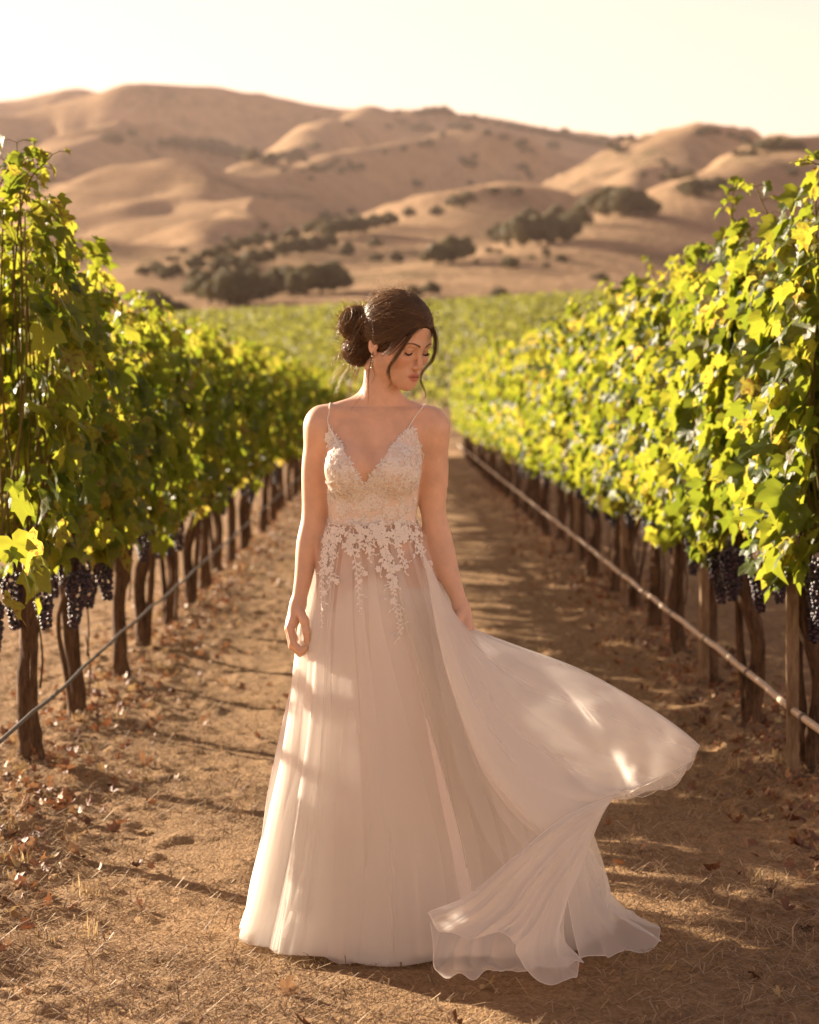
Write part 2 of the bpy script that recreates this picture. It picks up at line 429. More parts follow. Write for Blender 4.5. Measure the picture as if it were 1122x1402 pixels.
# each stand: label, group, [(x, y of foot, height, width ratio)]
STANDS = [
    ('dark oak crowded among the large stand halfway up the right golden slope', 'oaks of the large stand on the right slope',
     [(682, 333, 30, .9), (698, 336, 38, .9), (716, 338, 46, 1.0), (738, 335, 44, 1.0), (757, 332, 42, 1.0), (778, 328, 40, 1.0), (790, 312, 32, 1.1), (762, 312, 34, 1.0), (728, 312, 30, 1.1)]),
    ('dark oak of the upper clump high on the right slope above the large stand', 'oaks of the upper clump on the right slope',
     [(812, 294, 34, 1.0), (832, 297, 46, 1.1), (852, 297, 46, 1.1), (872, 297, 40, 1.1), (888, 294, 28, 1.1)]),
    ('dark oak in the row of small trees near the right hill crest', 'oaks below the right hill crest',
     [(940, 268, 22, 1.1), (953, 271, 30, 1.1), (967, 268, 26, 1.0), (982, 262, 22, 1.1)]),
    ('oak of the dark pair standing alone above the green field right of the bride', 'pair of oaks above the field',
     [(597, 364, 34, 1.05), (618, 361, 42, 1.05), (634, 355, 34, 1.0)]),
    ('big round oak in the dark grove on the low knoll behind the left vines', 'oaks of the grove on the low knoll',
     [(268, 408, 32, 1.0), (288, 416, 48, 1.0), (313, 420, 58, 1.0), (340, 420, 54, 1.05), (362, 412, 40, 1.0), (378, 404, 42, 1.0), (398, 404, 44, 1.0), (420, 405, 48, 1.05), (440, 404, 48, 1.0), (456, 400, 46, 1.0)]),
    ('small oak scattered along the knoll crest among dry grass', 'scattered oaks on the knoll crest',
     [(268, 384, 20, 1.1), (300, 374, 24, 1.1), (322, 368, 20, 1.1), (344, 366, 28, 1.1), (366, 362, 24, 1.1), (392, 352, 26, 1.1), (412, 350, 28, 1.1), (430, 346, 26, 1.1), (448, 342, 24, 1.1)]),
    ('hazy olive oak in the shaded hollow behind the knoll', 'oaks in the shaded hollow',
     [(240, 378, 20, 1.2), (268, 370, 22, 1.2), (196, 378, 16, 1.2), (214, 374, 18, 1.2), (226, 384, 18, 1.3), (286, 358, 20, 1.2), (300, 352, 18, 1.2), (318, 346, 18, 1.2), (336, 340, 18, 1.2), (352, 338, 18, 1.2), (372, 334, 18, 1.2), (400, 330, 20, 1.2), (432, 322, 24, 1.2), (452, 326, 28, 1.2), (470, 322, 26, 1.2), (490, 320, 28, 1.2), (512, 315, 24, 1.2), (532, 310, 22, 1.2), (560, 298, 16, 1.2), (598, 296, 16, 1.2), (624, 285, 20, 1.2), (640, 278, 18, 1.2), (720, 248, 16, 1.2)]),
    ('oak of the hazy band of trees across the far middle ridge', 'oaks of the band on the middle ridge',
     [(150, 196, 16, 1.1), (160, 198, 18, 1.1), (180, 188, 12, 1.1), (222, 202, 14, 1.2), (240, 206, 20, 1.2), (256, 208, 22, 1.2), (275, 210, 22, 1.2), (292, 213, 24, 1.2), (310, 216, 22, 1.2), (328, 219, 20, 1.2), (346, 222, 20, 1.2), (372, 226, 20, 1.2), (392, 224, 18, 1.2), (408, 216, 16, 1.2), (432, 206, 14, 1.2)]),
    ('tiny dark oak along the far right skyline', 'oaks on the skyline',
     [(572, 160, 11, 1.4), (584, 158, 12, 1.4), (596, 157, 13, 1.5), (608, 157, 13, 1.5), (618, 160, 10, 1.4), (636, 163, 8, 1.3), (650, 165, 9, 1.4), (664, 168, 8, 1.4), (684, 172, 8, 1.4), (700, 176, 10, 1.4), (714, 180, 10, 1.4), (730, 182, 10, 1.5), (745, 185, 11, 1.4), (756, 187, 11, 1.5), (770, 189, 11, 1.5), (784, 192, 10, 1.4), (798, 195, 10, 1.5), (812, 198, 10, 1.5), (826, 201, 10, 1.5), (842, 203, 9, 1.5), (640, 180, 9, 1.5), (668, 188, 9, 1.5), (690, 194, 9, 1.5), (716, 198, 9, 1.5), (850, 196, 10, 1.3), (864, 192, 8, 1.3)]),
    ('small oak standing on the crest of the right hill against the sky', 'oaks on the right hill crest',
     [(958, 186, 12, 1.2), (968, 184, 12, 1.3), (980, 185, 10, 1.3), (1002, 190, 10, 1.3), (1018, 194, 12, 1.3), (1040, 206, 16, 1.3), (1052, 208, 20, 1.3), (1066, 208, 22, 1.3), (1080, 208, 18, 1.3), (1092, 206, 14, 1.3), (1030, 214, 12, 1.3)]),
]
for label, group, spots in STANDS:
    for s in spots: oak(*s, label, group)
gs = np.random.default_rng(77)
def scatter(n, box, h0, h1, label, group):
    k = 0
    while k < n:
        x, y = gs.uniform(box[0], box[2]), gs.uniform(box[1], box[3])
        if vnoise(np.array([x / 45]), np.array([y / 16]), 9)[0] < .02: continue
        oak(x, y, gs.uniform(h0, h1), gs.uniform(1.0, 1.5), label, group); k += 1
scatter(18, (170, 290, 560, 380), 8, 20, 'small hazy scrub oak dotted over the shaded middle slope', 'scrub oaks on the shaded slope')
scatter(30, (560, 170, 860, 290), 6, 14, 'tiny scrub oak dotted below the far right skyline', 'scrub oaks below the skyline')
scatter(24, (380, 150, 560, 250), 6, 12, 'tiny hazy scrub oak in the folds of the far ridge', 'scrub oaks in the far folds')
scatter(14, (880, 190, 1110, 260), 7, 15, 'small scrub oak dotted over the upper right hill', 'scrub oaks on the upper right hill')
scatter(12, (560, 330, 830, 395), 5, 11, 'tiny round bush on the open golden slope above the field', 'bushes on the open slope')
oak(699, 369, 20, 1.2, 'small round oak bush alone on the right slope below the large stand')
oak(768, 358, 10, 1.8, 'low flat scrub oak on the open grass between large stand and vines')
oak(683, 411, 20, 1.2, 'low oak at the top edge of the green field right of the bride', y0=262)
oak(591, 405, 22, 1.0, 'small oak close behind the top of the hair of the bride', y0=262)
oak(566, 407, 18, 1.2, 'low wide oak at the field edge behind the crown of the head', y0=262)
oak(822, 384, 12, 1.8, 'low dark scrub oak above the tops of the right vine row', y0=262)
oak(212, 436, 44, 1.0, 'tall oak left of the grove just above the left vine tops', y0=262)
oak(246, 436, 26, 1.2, 'broad low oak between the tall oak and the dark grove', y0=262)

# far field: dense hedgerows of vines on the slope, too many to count
M_FIELD = leafy('far vine leaves', (.10, .125, .03), (.30, .31, .05), .45, tw=.42)
def build_field():
    g = np.random.default_rng(3); Pn, Nn, Sn = [], [], []
    dirx, diry = math.cos(R(24)), math.sin(R(24))
    for k, off in enumerate(np.arange(-10, 360, 3.6)):
        hw = 95
        n = int(hw * 2 * 26)
        s = g.uniform(-hw, hw, n)
        x, y = s * dirx, off + s * diry
        zz = g.uniform(.35, 1, n) ** .8 * 1.75
        d = g.normal(size=(n, 2)) * .27
        gap = fbm(s * .35, np.full(n, off * 1.0), 2, 77)
        ok = (y > 46) & (y < 264) & (gap > -.42)
        ok &= (np.abs(x) < 22 + y * .24) & (y > 54) & (g.uniform(0, 1, n) < 1.25 - y / 300)
        x, y, zz, d = x[ok] + d[ok, 0], y[ok] + d[ok, 1], zz[ok] * (1 + .3 * gap[ok]), d[ok]
        Pn.append(np.stack([x, y, field_h(x, y) + zz], 1))
        Nn.append(np.stack([g.normal(size=len(x)) * .8, d[:, 1] * 2.5 + g.normal(size=len(x)) * .5, g.uniform(0, 1, len(x))], 1))
        Sn.append(g.uniform(.055, .12, len(x)) * (.75 + y / 160))
    v, q = quads(np.concatenate(Pn), np.concatenate(Nn), np.concatenate(Sn), g.uniform(0, 6.3, sum(map(len, Sn))))
    tag(obj('vineyard_field', mesh_np('vineyard_field', v, q, M_FIELD, False)), kind='stuff')
build_field()
# ------------------------------------------------------------------ the two near vine rows
def leaf_outline(n=26):
    """grape leaf: five lobes with toothed edge, tip at -y, stalk at the origin"""
    key = [(0, .95), (18, .70), (32, .52), (48, .74), (62, .92), (78, .66), (92, .54), (112, .70), (128, .72), (150, .50), (168, .30), (180, .10)]
    a = np.array([k[0] for k in key], float); r = np.array([k[1] for k in key])
    th = np.linspace(0, 180, n // 2 + 1); rr = np.interp(th, a, r)
    rr[1:-1] *= 1 + .07 * ((np.arange(len(rr) - 2) % 2) * 2 - 1)
    th2 = np.concatenate([th, -th[1:-1][::-1]]); r2 = np.concatenate([rr, rr[1:-1][::-1]])
    t = np.radians(th2)
    return np.stack([np.sin(t) * r2, -np.cos(t) * r2], 1)
_OUT = leaf_outline()
_K = len(_OUT)
_LV = np.concatenate([[[0, 0]], _OUT * .5, _OUT])               # centre, mid ring, rim
_j = np.arange(_K); _j2 = (_j + 1) % _K
_LT = np.stack([np.zeros(_K, int), 1 + _j, 1 + _j2], 1)
_LQ = np.stack([1 + _j, 1 + _K + _j, 1 + _K + _j2, 1 + _j2], 1)
def leaves(C, Nn, down, size, g):
    """leaf blades: stalk points C, facing Nn, tips along down"""
    n = len(C)
    Nn = Nn / np.linalg.norm(Nn, axis=1)[:, None]
    Y = -(down - Nn * (down * Nn).sum(1)[:, None]); Y /= np.linalg.norm(Y, axis=1)[:, None] + 1e-9
    X = np.cross(Y, Nn)
    fold, droop, cup = g.uniform(-.12, .55, n), g.uniform(-.05, .55, n), g.uniform(-.2, .2, n)
    px, py = _LV[:, 0][None], _LV[:, 1][None]
    px = px * g.uniform(.86, 1.1, (n, 1)) + g.normal(size=(n, 1)) * .06 * py
    wav = g.uniform(.03, .12, (n, 1)) * np.sin(np.arctan2(px, -py) * 5 + g.uniform(0, 6.3, (n, 1))) * np.hypot(px, py)
    z = fold[:, None] * np.abs(px) - droop[:, None] * py * py + cup[:, None] * px + wav
    s = size[:, None, None]
    V = C[:, None] + (X[:, None] * px[..., None] + Y[:, None] * py[..., None] + Nn[:, None] * z[..., None]) * s
    m = _LV.shape[0]; o = (np.arange(n) * m)[:, None, None]
    uv = np.tile(_LV, (n, 1))
    return V.reshape(-1, 3), (_LQ[None] + o).reshape(-1, 4), (_LT[None] + o).reshape(-1, 3), uv

def vine_leaf_material():
    m, nt, out = material('vine leaf')
    gm = nt.nodes.new('ShaderNodeNewGeometry'); isl = gm.outputs['Random Per Island']
    uv = nt.nodes.new('ShaderNodeUVMap').outputs[0]
    # veins: rays from the stalk
    sx = N(nt, 'SeparateXYZ'); L(nt, uv, sx.inputs[0])
    an = N(nt, 'Math', operation='ARCTAN2'); L(nt, sx.outputs[0], an.inputs[0]); L(nt, sx.outputs[1], an.inputs[1])
    mu = N(nt, 'Math', operation='MULTIPLY'); mu.inputs[1].default_value = 2.9; L(nt, an.outputs[0], mu.inputs[0])
    co = N(nt, 'Math', operation='COSINE'); L(nt, mu.outputs[0], co.inputs[0])
    le = N(nt, 'VectorMath', operation='LENGTH'); L(nt, uv, le.inputs[0])
    pw = N(nt, 'Math', operation='POWER'); pw.inputs[1].default_value = 40
    ab = N(nt, 'Math', operation='MAXIMUM'); ab.inputs[1].default_value = 0; L(nt, co.outputs[0], ab.inputs[0]); L(nt, ab.outputs[0], pw.inputs[0])
    vein = N(nt, 'Math', operation='MULTIPLY'); vein.inputs[1].default_value = .55; L(nt, pw.outputs[0], vein.inputs[0])
    p = geo_pos(nt); n1 = noise(nt, 30, 3, .6, p)
    base = ramp(nt, isl, [(0, (.032, .060, .016)), (.35, (.055, .092, .02)), (.7, (.085, .12, .024)), (.93, (.13, .15, .03)), (1, (.20, .18, .04))])
    base = mix(nt, .35, base, ramp(nt, n1, [(.35, (.03, .06, .012)), (.65, (.11, .16, .022))]))
    n6 = noise(nt, 55, 3, .6, p); age = ramp(nt, isl, [(.72, (0, 0, 0)), (.95, (1, 1, 1))])
    sp = N(nt, 'Math', operation='MULTIPLY'); L(nt, ramp(nt, n6, [(.50, (0, 0, 0)), (.60, (.9, .9, .9))]), sp.inputs[0]); L(nt, age, sp.inputs[1])
    base = mix(nt, vein.outputs[0], base, (.20, .24, .06)); base = mix(nt, sp.outputs[0], base, (.13, .075, .03))      # dry spots on old leaves
    tr = ramp(nt, isl, [(0, (.19, .25, .02)), (.5, (.36, .38, .03)), (.9, (.53, .49, .05)), (1, (.62, .48, .08))])
    tr = mix(nt, vein.outputs[0], tr, (.20, .26, .02)); tr = mix(nt, sp.outputs[0], tr, (.24, .11, .03))
    b = N(nt, 'BsdfPrincipled'); b.inputs['Roughness'].default_value = .44; b.inputs['Specular IOR Level'].default_value = .24
    L(nt, base, b.inputs['Base Color'])
    hb = N(nt, 'Math', operation='ADD'); L(nt, vein.outputs[0], hb.inputs[0]); L(nt, n1, hb.inputs[1])
    L(nt, bump(nt, hb.outputs[0], .5, .006), b.inputs['Normal'])
    t = N(nt, 'BsdfTranslucent'); L(nt, tr, t.inputs['Color'])
    x = N(nt, 'MixShader'); x.inputs[0].default_value = .52
    L(nt, b.outputs[0], x.inputs[1]); L(nt, t.outputs[0], x.inputs[2]); L(nt, x.outputs[0], out.inputs['Surface'])
    return m
M_LEAF = vine_leaf_material()
M_VBARK = bark('vine bark', (.040, .024, .015), (.17, .105, .062), 26)
M_SHOOT = bark('green shoot', (.12, .10, .03), (.20, .15, .05), 40)
M_STAKE = bark('weathered stake', (.13, .085, .05), (.34, .24, .15), 22)
def grape_material():
    m, nt, out = material('ripe grapes')
    isl = nt.nodes.new('ShaderNodeNewGeometry').outputs['Random Per Island']; p = geo_pos(nt)
    b = N(nt, 'BsdfPrincipled'); b.inputs['Roughness'].default_value = .42
    c = ramp(nt, isl, [(0, (.010, .008, .018)), (.6, (.022, .014, .030)), (1, (.06, .02, .035))])
    c = mix(nt, ramp(nt, noise(nt, 60, 3, .6, p), [(.45, (0, 0, 0)), (.75, (.5, .5, .5))]), c, (.065, .055, .075))
    L(nt, c, b.inputs['Base Color']); L(nt, b.outputs[0], out.inputs['Surface']); return m
M_GRAPE = grape_material()

def ico_ball():
    import bmesh
    bm = bmesh.new(); bmesh.ops.create_icosphere(bm, subdivisions=2, radius=1)
    v = np.array([x.co[:] for x in bm.verts]); t = np.array([[q.index for q in f.verts] for f in bm.faces]); bm.free(); return v, t
_BV, _BT = ico_ball()
def bunch_mesh(seed):
    g = np.random.default_rng(seed); b = MB(); Ln = g.uniform(.17, .23)
    pts = []
    for k in range(900):
        z = -g.uniform(0, 1) ** .85; w = (.052 * (1 + z * .80) + .004) * (1 if z < -.1 else .7)
        a = g.uniform(0, 6.3); r = w * g.uniform(.55, 1) ** .5
        p = np.array([r * math.cos(a), r * math.sin(a), z * Ln])
        if all(np.linalg.norm(p - q) > .0142 for q in pts): pts.append(p)
        if len(pts) > 115: break
    for p in pts: b.add(_BV * g.uniform(.0082, .0098) + p, t=_BT)
    b.add(*tube([(0, 0, .07), (.004, 0, .03), (0, 0, -.04)], .003, 5))
    return b.mesh('grape_bunch', M_GRAPE)
BUNCHES = [bunch_mesh(40 + k) for k in range(4)]

def gnarl(P, r, g, k=12):
    """bark tube with ridges and knots"""
    n = len(P); ang = np.arange(k) / k * 6.283
    s = np.arange(n)[:, None] * .35
    rr = r[:, None] * (1 + .20 * np.sin(3 * ang[None] + s * 1.3 + g.uniform(0, 6)) + .10 * np.sin(5 * ang[None] - s * 2.1 + g.uniform(0, 6)) + .13 * g.normal(size=(n, k)) * .5 + .55 * np.maximum(fbm(s * .9 + ang[None] * .8, s * .4 + g.uniform(0, 50), 2, 5), 0))
    return tube(P, rr, k)
def trunk_mesh(seed, lean, double=False):
    g = np.random.default_rng(seed); b = MB()
    P = spline([(0, 0, -.06), (.012 + lean * .15, g.uniform(-.02, .02), .12), (lean * .5 + g.uniform(-.045, .045), g.uniform(-.05, .05), .38), (lean + g.uniform(-.03, .03), g.uniform(-.03, .03), .62), (lean, 0, .84)], 22)
    r = np.interp(np.linspace(0, 1, 22), [0, .08, .2, .55, .85, 1], [.060, .047, .035, .030, .038, .034])
    b.add(*gnarl(P, r, g))
    if double:
        Q = spline([(-.02, .0, -.05), (-.035, .02, .2), (-.03 + lean * .6, .02, .5), (lean * .9 - .015, 0, .8)], 16)
        b.add(*gnarl(Q, np.full(16, .017), g, 9))
    for s in (-1, 1):                                                   # the two arms along the wire
        A = spline([(lean, 0, .78), (lean, s * .12, .86), (0, s * .36, .88), (0, s * .66, .885)], 14)
        b.add(*gnarl(A, np.linspace(.03, .013, 14), g, 9))
    for k in range(2):                                                  # loose strips of bark
        a = g.uniform(0, 6.3); z0 = g.uniform(.1, .4)
        b.add(*tube(spline([(.04 * math.cos(a) + lean * z0, .04 * math.sin(a), z0), (.05 * math.cos(a) + lean * z0, .05 * math.sin(a), z0 + .12), (.036 * math.cos(a + .3) + lean * z0, .036 * math.sin(a + .3), z0 + .27)], 6), .004, 4))
    return b.mesh('trunk', M_VBARK)
def cane_mesh(seed):
    g = np.random.default_rng(seed); s = g.choice([-1, 1])
    P = spline([(.03, s * .05, 0), (.05, s * .10, .22), (.06 + g.uniform(-.02, .03), s * .09, .45), (.03, s * .06, .66), (.05, s * .04, .88)], 18)
    b = MB(); b.add(*gnarl(P, np.linspace(.011, .008, 18), g, 7)); return b.mesh('cane', M_VBARK)

def foliage_mesh(seed, top=2.1, n=1150, half=.72, shoots=4, thin=1.0, low=.82):
    g = np.random.default_rng(seed)
    lowy = lambda y: low + .10 * np.sin(y * 5 + seed) + .07 * np.sin(y * 13 + seed * 2)
    topy = lambda y: top - .12 + .11 * np.sin(y * 4.3 + seed * 1.7) + .07 * np.sin(y * 11 + seed)
    n = int(n * thin)
    y = g.uniform(-half, half, n); u = g.uniform(0, 1, n)
    lo, hi = lowy(y), topy(y); z = lo + (hi - lo) * u
    side = g.choice([-1, 1], n)
    wid = (.27 - .13 * np.abs(u - .45) ** 1.5 * 2) * (1 + .35 * fbm(y * 3 + 9 * (side > 0), z * 3, 2, seed))
    x = side * wid * np.sqrt(g.uniform(.25, 1.12, n))
    hang = z < lo + .12
    x = np.where(hang, x * 1.05, x)
    C = np.stack([x, y, z], 1)
    Nn = np.stack([side * g.uniform(.35, 1.3, n), g.normal(size=n) * .62, g.uniform(-.05, .95, n) + (u > .9) * .4], 1)
    D = np.stack([g.normal(size=n) * .28 + side * .22, g.normal(size=n) * .42, -np.ones(n)], 1)
    S = g.uniform(.042, .100, n) * (1 - .22 * (u > .88))
    stems = MB()
    Cs, Ns, Ds, Ss = [C], [Nn], [D], [S]
    for k in range(shoots):                                             # shoots that stand above the hedge
        y0 = g.uniform(-half * .9, half * .9); h = g.uniform(.06, .24); bx, by = g.uniform(-.16, .16), g.uniform(-.14, .14)
        x0 = g.uniform(-.13, .13)
        P = spline([(x0, y0, topy(y0) - .35), (x0 + bx * .3, y0 + by * .3, topy(y0)), (x0 + bx, y0 + by, topy(y0) + h)], 9)
        stems.add(*tube(P, np.linspace(.005, .0022, 9), 5))
        for j in range(2, 9):
            for w in range(2 if j < 8 else 3):
                a = g.uniform(0, 6.3); d = np.array([math.cos(a), math.sin(a), .15])
                st = P[j] + d * .055
                stems.add(*tube([P[j], (P[j] + st) / 2 + [0, 0, .008], st], .0016, 3, False))
                Cs.append(st[None]); Ns.append((d * .7 + [0, 0, .55] + g.normal(size=3) * .3)[None]); Ds.append((d * .5 + [0, 0, -.8])[None]); Ss.append(np.array([g.uniform(.035, .072) * (1.05 - .05 * j)]))
    for k in range(16 if thin > .5 else 0):                             # canes running up inside
        y0 = -half + (k + .5) / 16 * 2 * half; xx = g.uniform(-.12, .12)
        P = spline([(0, y0, .88), (xx, y0 + g.uniform(-.08, .08), 1.4), (xx * 1.2, y0 + g.uniform(-.15, .15), topy(y0) - .05)], 9)
        stems.add(*tube(P, np.linspace(.006, .003, 9), 5))
    v, q, t, uv = leaves(np.concatenate(Cs), np.concatenate(Ns), np.concatenate(Ds), np.concatenate(Ss), g)
    me = mesh_np('foliage', v, [q, t], M_LEAF, True, uv)
    return me, (stems.mesh('shoots', M_SHOOT) if stems.v else None)

FOL_L = [foliage_mesh(100 + k, 1.66 + .09 * (k % 3), 500 + 45 * k, half=.66) for k in range(6)]
FOL_R = [foliage_mesh(200 + k, 2.0 + .06 * (k % 3), 1100 + 60 * k, low=.82, half=.68) for k in range(6)]
FOL_THIN = foliage_mesh(300, 1.25, 900, thin=.05, shoots=0)
FOL_TALL_L = foliage_mesh(310, 2.08, 1080, half=.80, shoots=12, low=.88)
FOL_TALL_R = foliage_mesh(320, 2.14, 1350, shoots=7, low=.84)
TRUNKS = [trunk_mesh(60 + k, [-.02, .04, 0, -.05, .03, .02][k], k in (0, 3)) for k in range(6)]
CANES = [cane_mesh(80 + k) for k in range(3)]
rv = np.random.default_rng(21)
ORD = 'nearest,second,third,fourth,fifth,sixth,seventh,eighth,ninth,tenth,eleventh,twelfth,thirteenth,fourteenth,fifteenth,sixteenth'.split(',')
def vine(x, y, side, idx, fol):
    z = float(clods(np.array([x]), np.array([y]))[0])
    t = empty('grape_vine', (x, y, z - .02), R(180) * rv.integers(2))
    row = 'left' if side < 0 else 'right'
    if idx == 0:
        lab = 'tall leafy vine at the left picture edge with dark grapes hanging low' if side < 0 else 'tall leafy vine at the right picture edge with dark grapes beside stake'
    elif idx < 0: lab = 'sparse vine just outside the left picture edge before the first leafy vine'
    elif idx < 15: lab = f'{ORD[idx]} leafy vine from the front in the {row} row, gnarled brown trunk'
    else: lab = f'small blurred vine far down the {row} row near its end'
    tag(t, lab, 'vine', f'vines of the {row} row')
    fm, sm = fol
    f = obj('foliage', fm, t)
    if sm: obj('shoots', sm, f)
    obj('trunk', TRUNKS[rv.integers(6)], t)
    if (side > 0 and idx in (1, 3, 5, 6, 8, 10)) or idx in (1, 4):
        obj('cane', CANES[rv.integers(3)], t)
    nb = (6 if idx < 2 else 4) if idx < 14 else 0
    for k in range(nb):
        b = obj('grape_bunch', BUNCHES[rv.integers(4)], t)
        b.location = (rv.uniform(-.17, .17), -.55 + 1.1 * (k + rv.uniform(.2, .8)) / nb, rv.uniform(.70, .86)); b.rotation_euler = (rv.uniform(-.15, .15), rv.uniform(-.15, .15), rv.uniform(0, 6.3))
    return t
SP = 1.26
for k in range(-1, 34):
    y = 8.28 + SP * k
    vine(ROW_L + rv.uniform(-.03, .03), y, -1, k, FOL_THIN if k < 0 else FOL_TALL_L if k == 0 else FOL_L[rv.integers(6)])
for k in range(0, 34):
    y = 8.14 + SP * k
    vine(ROW_R + rv.uniform(-.03, .03), y, 1, k, FOL_TALL_R if k == 0 else FOL_R[rv.integers(6)])

# stakes of the right row
def stake_mesh(seed):
    g = np.random.default_rng(seed); w = .022; n = 10; zz = np.linspace(-.2, 1.75, n)
    c = np.array([(-w, -w), (w, -w), (w, w), (-w, w)])
    V = np.concatenate([np.concatenate([c * (1 + .06 * g.normal(size=(4, 1))) + g.normal(size=2) * .002, np.full((4, 1), z)], 1) for z in zz])
    i = np.arange(n - 1)[:, None] * 4; j = np.arange(4)[None]; j2 = (j + 1) % 4
    q = np.stack([i + j, i + j2, i + 4 + j2, i + 4 + j], -1).reshape(-1, 4)
    q = np.concatenate([q, [[3, 2, 1, 0], [n * 4 - 4, n * 4 - 3, n * 4 - 2, n * 4 - 1]]])
    return mesh_np('vine_stake', V, q, M_STAKE, False)
ST = [stake_mesh(k) for k in range(2)]
for n_, (dx, k, lab) in enumerate([(-.075, 0, 'square wooden stake left of the nearest right trunk at the picture edge'),
                                   (-.05, 2, 'square wooden stake beside the third trunk of the right row'),
                                   (-.04, 5, 'square wooden stake beside the sixth trunk of the right row'),
                                   (-.04, 8, 'square wooden stake beside the ninth trunk of the right row')]):
    o = obj('vine_stake', ST[n_ % 2])
    o.location = (ROW_R + dx, 8.14 + SP * k - .05, 0); o.rotation_euler = (rv.uniform(-.02, .02), rv.uniform(-.02, .02), rv.uniform(-.1, .1))
    tag(o, lab, 'stake', 'stakes of the right row')

# drip lines
def hose_material(name, c):
    m, nt, out = material(name); p = geo_pos(nt)
    b = N(nt, 'BsdfPrincipled'); b.inputs['Roughness'].default_value = .55
    n1 = noise(nt, 25, 4, .6, p)
    L(nt, ramp(nt, n1, [(.3, tuple(x * .7 for x in c)), (.7, c)]), b.inputs['Base Color']); L(nt, b.outputs[0], out.inputs['Surface']); return m
def drip(x, z, y0, label, mat, r, seed):
    g = np.random.default_rng(seed); ys = np.arange(y0, 51, .21)
    P = np.stack([x + .012 * fbm(ys * .7, ys * 0, 2, seed), ys, z - .007 * np.abs(np.sin((ys - y0) / SP * np.pi)) + .008 * fbm(ys * .5, ys * 0 + 4, 2, seed)], 1)
    root = empty('drip_hose', (x, y0, 0)); off = np.array([x, y0, 0])
    b = MB(); b.add(*tube(P - off, r, 10)); obj('hose', b.mesh('hose', mat), root)
    mc = hose_material('clip ' + label[:4], (.16, .13, .1))
    for k in range(2, len(P) - 1, 6):
        if P[k, 1] > 20: break
        d = P[k + 1] - P[k]; d /= np.linalg.norm(d); e = MB()
        e.add(*tube([-d * .02, d * .02], r * 1.3, 10)); c = obj('hose_clip', e.mesh('hose_clip', mc), root); c.location = P[k] - off
    tag(root, label, 'irrigation hose')
drip(ROW_R - .075, .285, 6.2, 'pale beige irrigation hose strung along the right vine trunks', hose_material('beige hose', (.62, .50, .36)), .0135, 1)
drip(ROW_L + .09, .34, 6.4, 'thin grey irrigation hose strung along the left vine trunks', hose_material('grey hose', (.10, .085, .07)), .007, 2)

# fallen leaves, straw and dry weeds
def litter_material(name, stops, tw=.2):
    m, nt, out = material(name)
    isl = nt.nodes.new('ShaderNodeNewGeometry').outputs['Random Per Island']
    c = ramp(nt, isl, stops); b = N(nt, 'BsdfPrincipled'); b.inputs['Roughness'].default_value = .6; L(nt, c, b.inputs['Base Color'])
    t = N(nt, 'BsdfTranslucent'); L(nt, c, t.inputs['Color']); x = N(nt, 'MixShader'); x.inputs[0].default_value = tw
    L(nt, b.outputs[0], x.inputs[1]); L(nt, t.outputs[0], x.inputs[2]); L(nt, x.outputs[0], out.inputs['Surface']); return m
def build_litter():
    g = np.random.default_rng(5)
    n = 4800
    row = g.choice([ROW_L, ROW_R], n); x = row + g.normal(size=n) * .20
    y = 4.6 * np.exp(g.uniform(0, 1, n) * math.log(36 / 4.6))
    extra = 320; x = np.concatenate([x, g.uniform(-2.2, 2.4, extra)]); y = np.concatenate([y, 4.4 * np.exp(g.uniform(0, 1, extra) * 1.6)])
    n = len(x); z = clods(x, y) + field_h(x, y) + g.uniform(.004, .02, n)
    Nn = np.stack([g.normal(size=n) * .75, g.normal(size=n) * .75, np.ones(n)], 1)
    D = np.stack([g.normal(size=n), g.normal(size=n), np.zeros(n)], 1)
    v, q, t, uv = leaves(np.stack([x, y, z], 1), Nn, D, g.uniform(.014, .036, n), g)
    k = _LV.shape[0]                                                        # curl the dry blades
    rr = np.hypot(uv[:, 0], uv[:, 1]); v[:, 2] += rr ** 2 * np.repeat(g.uniform(-.01, .028, n), k)
    m = litter_material('dry leaves', [(0, (.10, .045, .022)), (.4, (.24, .10, .045)), (.7, (.33, .17, .08)), (.9, (.42, .27, .13)), (1, (.5, .36, .16))])
    tag(obj('leaf_litter', mesh_np('leaf_litter', v, [q, t], m, True)), kind='stuff')
    # straw
    n = 90000
    y = 4.3 * np.exp(g.uniform(0, 1, n) * math.log(20 / 4.3) ** 1.0); x = g.uniform(-1, 1, n) * (1.2 + y * .12) + .1
    den = fbm(x * 1.6, y * 1.3, 3, 61); ok = den > g.uniform(-.55, .25, n); x, y = x[ok], y[ok]; n = len(x)
    a = g.uniform(0, 6.3, n); ln = g.uniform(.012, .055, n); w = g.uniform(.0008, .0020, n)
    z = clods(x, y) + g.uniform(.002, .012, n); rise = g.normal(size=n) * .25
    bend = g.normal(size=n) * .35
    c, s = np.cos(a), np.sin(a); c2, s2 = np.cos(a + bend), np.sin(a + bend)
    p0 = np.stack([x, y, z], 1); p1 = p0 + np.stack([c * ln, s * ln, np.abs(rise) * ln + .004], 1); p2 = p1 + np.stack([c2 * ln, s2 * ln, (rise - .25) * ln], 1)
    sd = np.stack([-s * w, c * w, np.zeros(n)], 1); up = np.array([0, 0, 1.0]) * w[:, None]
    V = np.stack([p0 - sd, p0 + sd, p1 - sd + up, p1 + sd + up, p2 - sd * .4, p2 + sd * .4], 1).reshape(-1, 3)
    o = (np.arange(n) * 6)[:, None]
    Q = np.concatenate([o + [[0, 1, 3, 2]], o + [[2, 3, 5, 4]]])
    ms = litter_material('straw', [(0, (.16, .095, .05)), (.5, (.34, .22, .11)), (1, (.55, .40, .22))], .25)
    tag(obj('straw', mesh_np('straw', V, Q, ms, False)), kind='stuff')
build_litter()
